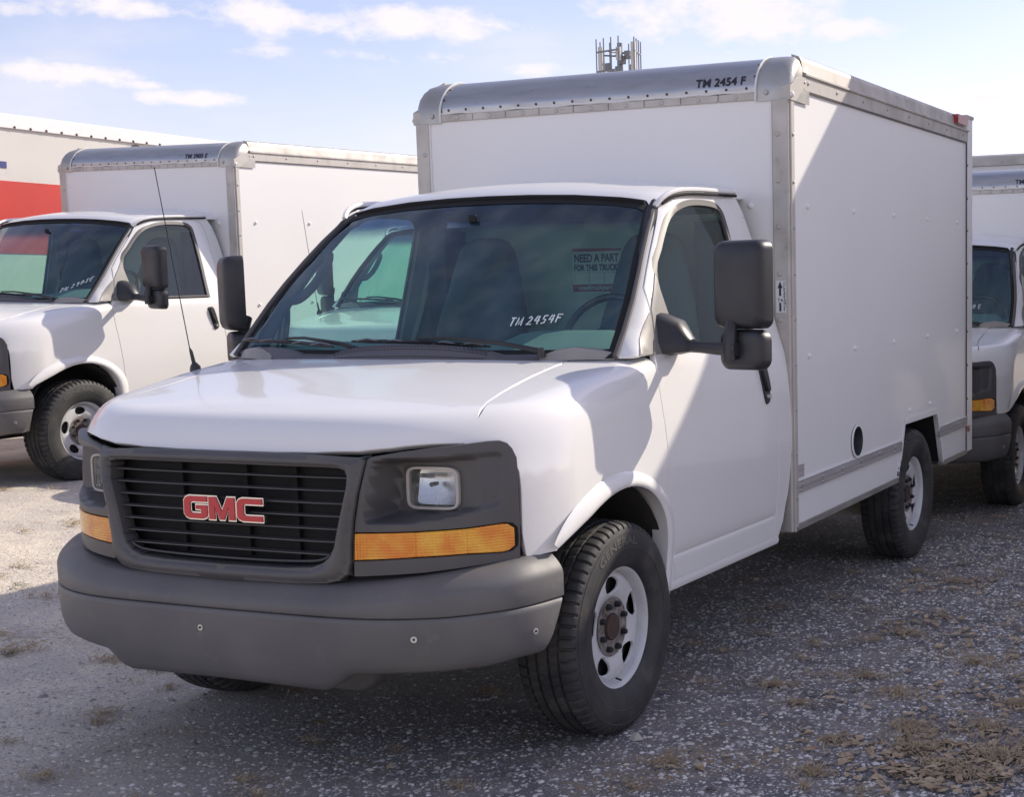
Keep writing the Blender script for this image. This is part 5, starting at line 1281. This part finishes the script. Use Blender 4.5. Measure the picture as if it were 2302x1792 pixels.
for x, y, z in ((.3, -.3, 13.1), (.55, -.2, 13.35), (-.5, -.3, 12.8), (.1, -.35, 12.6), (.75, 0, 12.7)):
    MB().box(x - .15, x + .15, y - .12, y + .12, z, z + .4, .02).build('radio_unit', 'steel_grey', tw)

# ================================================================== GROUND
def gh(x, y):
    t = np.clip((-x - 1.3) / 3.4, 0, 1); t = t * t * (3 - 2 * t)
    b = .010 * np.sin(x * 1.7 + y * .6) * np.sin(y * 1.1 - x * .4)
    return .25 * t + np.where(y > 3, -.03 * np.clip((y - 3) / 3, 0, 1) * (1 - t), 0) + b * 0
def noise2(x, y, seed=0, sc=1.0):
    v = 0; r = np.random.default_rng(seed)
    for k in range(14):
        a = r.uniform(0, 6.28); f = sc * r.uniform(.6, 3.2); v = v + np.sin((x * math.cos(a) + y * math.sin(a)) * f + r.uniform(0, 6.28)) / (1 + .3 * f / sc)
    return v / 5
gx = np.concatenate([np.linspace(-400, -16, 12), np.linspace(-14, 10, 241), np.linspace(12, 400, 12)]); gy = np.concatenate([np.linspace(-300, -8, 8), np.linspace(-6, 14, 201), np.linspace(16, 900, 14)])
X, Y = np.meshgrid(gx, gy); Z = gh(X, Y) + .006 * noise2(X, Y, 3, 2.0) * (np.abs(X) < 14) - .004
V = np.stack([X, Y, Z], -1).reshape(-1, 3); nx, ny = len(gx), len(gy)
i = np.arange(ny - 1)[:, None]; j = np.arange(nx - 1)[None]; Fq = np.stack([i * nx + j, i * nx + j + 1, (i + 1) * nx + j + 1, (i + 1) * nx + j], -1).reshape(-1, 4)
def ground_mat():
    m = bpy.data.materials.new('gravel_ground'); m.use_nodes = True; t = m.node_tree; b = t.nodes['Principled BSDF']; b.inputs['Roughness'].default_value = .92; b.inputs['Specular IOR Level'].default_value = .2
    L = t.links; g = t.nodes.new('ShaderNodeNewGeometry'); P_ = g.outputs['Position']
    def noise(sc, det=6, rough=.6): n = t.nodes.new('ShaderNodeTexNoise'); n.inputs['Scale'].default_value = sc; n.inputs['Detail'].default_value = det; n.inputs['Roughness'].default_value = rough; L.new(P_, n.inputs['Vector']); return n.outputs[0]
    def mrn(v, a, b_, c=0., d=1.): r = t.nodes.new('ShaderNodeMapRange'); r.interpolation_type = 'SMOOTHSTEP'; r.inputs['From Min'].default_value = a; r.inputs['From Max'].default_value = b_; r.inputs['To Min'].default_value = c; r.inputs['To Max'].default_value = d; L.new(v, r.inputs[0]); return r.outputs[0]
    def mixc(f, a, b_):
        x = t.nodes.new('ShaderNodeMix'); x.data_type = 'RGBA'
        if hasattr(f, 'type'): L.new(f, x.inputs['Factor'])
        else: x.inputs['Factor'].default_value = f
        for k, v in ((6, a), (7, b_)):
            if hasattr(v, 'type'): L.new(v, x.inputs[k])
            else: x.inputs[k].default_value = (*v, 1)
        return x.outputs[2]
    def mul(a, b_, op='MULTIPLY'):
        x = t.nodes.new('ShaderNodeMath'); x.operation = op
        for k, v in enumerate((a, b_)):
            if hasattr(v, 'type'): L.new(v, x.inputs[k])
            else: x.inputs[k].default_value = v
        return x.outputs[0]
    sp_ = t.nodes.new('ShaderNodeSeparateXYZ'); L.new(P_, sp_.inputs[0])
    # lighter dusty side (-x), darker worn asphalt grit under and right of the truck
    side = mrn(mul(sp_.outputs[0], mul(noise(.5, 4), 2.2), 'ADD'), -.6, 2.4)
    side = mul(side, mrn(sp_.outputs[1], -3.2, -1.6)); side = mul(side, mrn(sp_.outputs[0], 3.0, 4.2, 1., .0))  # ground out of view made pale to bounce light onto the shaded panels
    dust_bounce = mixc(mrn(noise(3.0, 8), .35, .65), (.58, .52, .45), (.74, .655, .53))
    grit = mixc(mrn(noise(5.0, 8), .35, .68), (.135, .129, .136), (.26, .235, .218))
    base = mixc(side, dust_bounce, grit)
    vo = t.nodes.new('ShaderNodeTexVoronoi'); vo.inputs['Scale'].default_value = 85; L.new(P_, vo.inputs['Vector'])
    vo2 = t.nodes.new('ShaderNodeTexVoronoi'); vo2.inputs['Scale'].default_value = 170; L.new(P_, vo2.inputs['Vector'])
    sh = t.nodes.new('ShaderNodeSeparateColor'); L.new(vo.outputs['Color'], sh.inputs[0]); sh2 = t.nodes.new('ShaderNodeSeparateColor'); L.new(vo2.outputs['Color'], sh2.inputs[0])
    chip = mul(mul(mrn(vo.outputs['Distance'], .42, .30), mrn(sh.outputs[0], .45, .5)), mrn(noise(1.6, 5), .32, .52, .35, 1.))
    chip2 = mul(mrn(vo2.outputs['Distance'], .45, .3), mrn(sh2.outputs[0], .5, .56))
    ccol_ = mixc(sh.outputs[1], (.26, .245, .235), (.60, .57, .53))
    c1 = mixc(mul(chip2, .55), base, (.34, .325, .31)); c2 = mixc(chip, c1, ccol_)
    # straw / leaf litter stains
    lit = mul(mrn(noise(1.1, 7, .7), .52, .64), mrn(noise(38, 4), .42, .60)); c3 = mixc(mul(lit, .8), c2, (.36, .265, .15))
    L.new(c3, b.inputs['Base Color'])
    h = mul(mul(chip, .006), mul(noise(60, 4), .006), 'ADD'); bp = t.nodes.new('ShaderNodeBump'); bp.inputs['Strength'].default_value = 1.0; bp.inputs['Distance'].default_value = 1.0; L.new(h, bp.inputs['Height']); L.new(bp.outputs[0], b.inputs['Normal'])
    return m
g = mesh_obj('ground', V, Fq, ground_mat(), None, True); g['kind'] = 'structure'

# loose chippings
def stone_mat(name, c0, c1):
    m = bpy.data.materials.new(name); m.use_nodes = True; t = m.node_tree; b = t.nodes['Principled BSDF']; b.inputs['Roughness'].default_value = .9
    at = t.nodes.new('ShaderNodeAttribute'); at.attribute_name = 'tone'; x = t.nodes.new('ShaderNodeValToRGB')
    x.color_ramp.elements[0].color = (*c0, 1); x.color_ramp.elements[1].color = (*c1, 1); t.links.new(at.outputs['Fac'], x.inputs[0]); t.links.new(x.outputs[0], b.inputs['Base Color']); return m
def visible(x, y):
    d = np.stack([x - CAMPOS.x, y - CAMPOS.y, 0 * x - CAMPOS.z], 1); z = d @ np.array(fwd); u = d @ np.array(r2); v = d @ np.array(u2)
    px = 1151 + 584 + 3175.9 * u / z; py = 896 + 113.2 - 3175.9 * v / z; return (z > 0) & (px > -250) & (px < 2550) & (py < 2050)
def stones(name, n, x0, x1, y0, y1, smin, smax, material, dens=None):
    x = rng.uniform(x0, x1, n); y = rng.uniform(y0, y1, n); k = visible(x, y)
    dd = np.hypot(x - CAMPOS.x, y - CAMPOS.y); k &= rng.random(n) < np.clip((6.2 / dd) ** 2.2, 0, 1)
    if dens is not None: k &= rng.random(n) < dens(x, y)
    x, y = x[k], y[k]; n = len(x)
    s = rng.uniform(smin, smax, n) * rng.uniform(.6, 1.25, n); a = rng.uniform(0, 6.28, n); asp = rng.uniform(.5, 1, n); h = rng.uniform(.3, .6, n)
    base = np.array([[1, 0, 0], [.35, .9, .1], [-.75, .65, 0], [-.9, -.45, .1], [.2, -1, 0], [.25, .15, 1.0], [-.35, -.1, .85]]); Fb = np.array([[0, 1, 5], [1, 2, 6], [1, 6, 5], [2, 3, 6], [3, 4, 6], [4, 5, 6], [4, 0, 5]])
    J = base[None] * (1 + rng.uniform(-.22, .22, (n, 7, 3))); J[:, :, 0] *= s[:, None]; J[:, :, 1] *= (s * asp)[:, None]; J[:, :, 2] *= (s * h)[:, None]
    c, q = np.cos(a)[:, None], np.sin(a)[:, None]; Xn = J[:, :, 0] * c - J[:, :, 1] * q + x[:, None]; Yn = J[:, :, 0] * q + J[:, :, 1] * c + y[:, None]
    gz = gh(x, y) + .006 * noise2(x, y, 3, 2.0) - .006; Zn = J[:, :, 2] + gz[:, None]
    V = np.stack([Xn, Yn, Zn], -1).reshape(-1, 3); Fq = (Fb[None] + (np.arange(n) * 7)[:, None, None]).reshape(-1, 3)
    me = bpy.data.meshes.new(name); me.vertices.add(len(V)); me.vertices.foreach_set('co', V.ravel()); me.loops.add(Fq.size); me.polygons.add(len(Fq))
    me.loops.foreach_set('vertex_index', Fq.ravel()); me.polygons.foreach_set('loop_start', np.arange(len(Fq)) * 3); me.polygons.foreach_set('loop_total', np.full(len(Fq), 3)); me.update(); me.validate()
    at = me.attributes.new('tone', 'FLOAT', 'POINT'); at.data.foreach_set('value', np.repeat(rng.random(n), 7).astype(np.float32))
    me.materials.append(material); o = bpy.data.objects.new(name, me); col.objects.link(o); o['kind'] = 'stuff'; o['label'] = 'loose pale gravel chippings scattered over the lot'; o['category'] = 'gravel'; return o
def rdens(x, y):
    side = 1 / (1 + np.exp(-(x + .4) * 2.2)); return np.clip(.28 + .72 * side, 0, 1) * np.clip(.62 + .45 * noise2(x, y, 9, 1.6), .12, 1)
bigs = None
sm = stone_mat('chipping', (.26, .25, .245), (.86, .81, .74))
stones('gravel', 640000, -6, 3.2, -1.9, 9.0, .0050, .0135, sm, rdens)

stones('coarse_gravel', 9000, -6, 3.2, -1.9, 6.0, .012, .021, stone_mat('cobble_chip', (.20, .19, .18), (.70, .66, .60)), rdens)['label'] = 'scattered larger pale stones among the chippings'
# straw, leaves
def straw(name, clumps, material):
    V = []; Fc = []
    for cx, cy, rad, n in clumps:
        for _ in range(n):
            r = rad * abs(rng.normal(0, .55)); a = rng.uniform(0, 6.28); x = cx + r * math.cos(a); y = cy + r * math.sin(a) * .8; L = rng.uniform(.02, .075); t = rng.uniform(0, 3.14); wd = rng.uniform(.0008, .002); z = float(gh(np.array(x), np.array(y))) + rng.uniform(.0, .012)
            dx, dy = math.cos(t) * L, math.sin(t) * L; nx_, ny_ = -math.sin(t) * wd, math.cos(t) * wd; up_ = rng.uniform(0, .016); b = len(V)
            V += [(x - nx_, y - ny_, z), (x + nx_, y + ny_, z + .001), (x + dx / 2 + nx_, y + dy / 2 + ny_, z + up_), (x + dx / 2 - nx_, y + dy / 2 - ny_, z + up_), (x + dx, y + dy, z + up_ * rng.uniform(0, 1.2))]
            Fc += [(b, b + 1, b + 2, b + 3), (b + 3, b + 2, b + 4)]
    o = mesh_obj(name, V, Fc, material, None, False); o['kind'] = 'stuff'; return o
mat('straw', (.46, .36, .22), .9, var=(.28, .20, .12), varscale=25)
mat('dry_leaf', (.52, .40, .26), .8, var=(.27, .18, .10), varscale=22)
mat('weed_green', (.10, .12, .045), .8, var=(.16, .15, .07), varscale=20)
mat('pale_stone', (.55, .51, .42), .85, var=(.42, .39, .33), varscale=20)
cl_ = []
for _ in range(330):
    x = rng.uniform(-5.5, 2.8); y = rng.uniform(-1.4, 7); cl_.append((x, y, rng.uniform(.05, .16), int(rng.integers(15, 60))))
for x, y, r, n in ((1.9, .35, .16, 260), (2.2, -.05, .14, 260), (1.55, .95, .14, 160), (2.35, .3, .12, 160), (1.7, .12, .08, 110), (1.25, -.28, .07, 90), (1.75, -.22, .09, 140), (1.42, .50, .10, 90), (2.2, .75, .16, 160), (2.3, .15, .22, 420), (2.0, .15, .20, 380), (2.15, .45, .2, 300), (1.75, .75, .16, 220), (1.9, 1.3, .16, 200), (1.5, 1.7, .14, 160), (1.25, .7, .12, 150), (2.0, 2.3, .2, 240), (1.4, 2.9, .18, 160), (.2, -1.0, .10, 70), (-1.0, -.5, .14, 90), (-1.6, .1, .15, 120), (-.6, -1.1, .12, 80)):
    cl_.append((x, y, r, n))
o = straw('dry_straw', cl_, 'straw'); o['label'] = 'dry straw and dead grass strewn over the gravel'; o['category'] = 'straw'
wc = [(rng.uniform(-4, -.3), rng.uniform(-1.2, 3.5), .05, 26) for _ in range(26)]
o = straw('weeds', wc, 'weed_green'); o['label'] = 'small green weeds poking through the gravel'; o['category'] = 'weeds'
def leaf_mesh():
    V = []; n = 9
    for i in range(n):
        t = i / (n - 1); w_ = .014 * math.sin(math.pi * t) ** .7; x = (t - .5) * .06; c = .006 * math.sin(math.pi * t); V += [(x, -w_, .001 + c * .6 + .002), (x, 0, .0005 + c * .6), (x, w_, .002 + c * .6 + .001)]
    Fc = [(i * 3 + j, (i + 1) * 3 + j, (i + 1) * 3 + j + 1, i * 3 + j + 1) for i in range(n - 1) for j in range(2)]
    me = bpy.data.meshes.new('leaf'); me.from_pydata(V, [], Fc); me.shade_smooth(); me.materials.append(MATS['dry_leaf']); return me
LM = leaf_mesh()
lv = MB(); LV = [tuple(v.co) for v in LM.vertices]; LF = [tuple(p.vertices) for p in LM.polygons]
LS = [(1.62, .28), (1.80, .52), (1.33, .15), (1.95, .05), (2.1, .45), (1.5, .62), (1.15, -.42), (1.78, -.10), (2.32, .62), (1.42, -.15), (2.05, -.12), (.62, -.98)] + [(rng.uniform(-4, 2.6), rng.uniform(-1.2, 6)) for _ in range(160)]
for cx_, cy_, r_, n_ in ((2.18, .10, .26, 330), (2.05, -.10, .16, 120), (2.3, .40, .2, 70), (1.75, .05, .16, 40), (2.1, .85, .22, 80), (1.9, 1.7, .25, 90), (1.45, 1.9, .2, 50), (1.45, 2.8, .25, 60), (1.55, .6, .15, 20), (1.3, -.25, .08, 14)): LS += [(rng.normal(cx_, r_ * .7), rng.normal(cy_, r_ * .7)) for _ in range(n_)]
for x, y in LS:
    Mx = Matrix.Translation((x, y, float(gh(np.array(x), np.array(y))) + .006)) @ Euler((rng.uniform(-.4, .4), rng.uniform(-.3, .3), rng.uniform(0, 6.28))).to_matrix().to_4x4() @ Matrix.Scale(rng.uniform(.35, .95), 4)
    lv.add([Mx @ Vector(v) for v in LV], LF)
o = lv.build('leaf_litter', 'dry_leaf'); o['kind'] = 'stuff'; o['label'] = 'small curled brown leaves scattered over the gravel'; o['category'] = 'leaves'
ps = MB(); V = [(.028, 0, 0), (.012, .022, 0), (-.02, .018, 0), (-.028, -.006, 0), (0, -.024, 0), (.006, .002, .026), (-.010, .004, .022)]
ps.add(V, [(0, 1, 5), (1, 2, 6), (1, 6, 5), (2, 3, 6), (3, 4, 6), (4, 5, 6), (4, 0, 5)]); o = ps.build('stone', 'pale_stone', None, False); o.location = (1.045, -.075, 0.0)
o['label'] = 'pale yellowish stone on the gravel beside the front tyre'; o['category'] = 'stone'
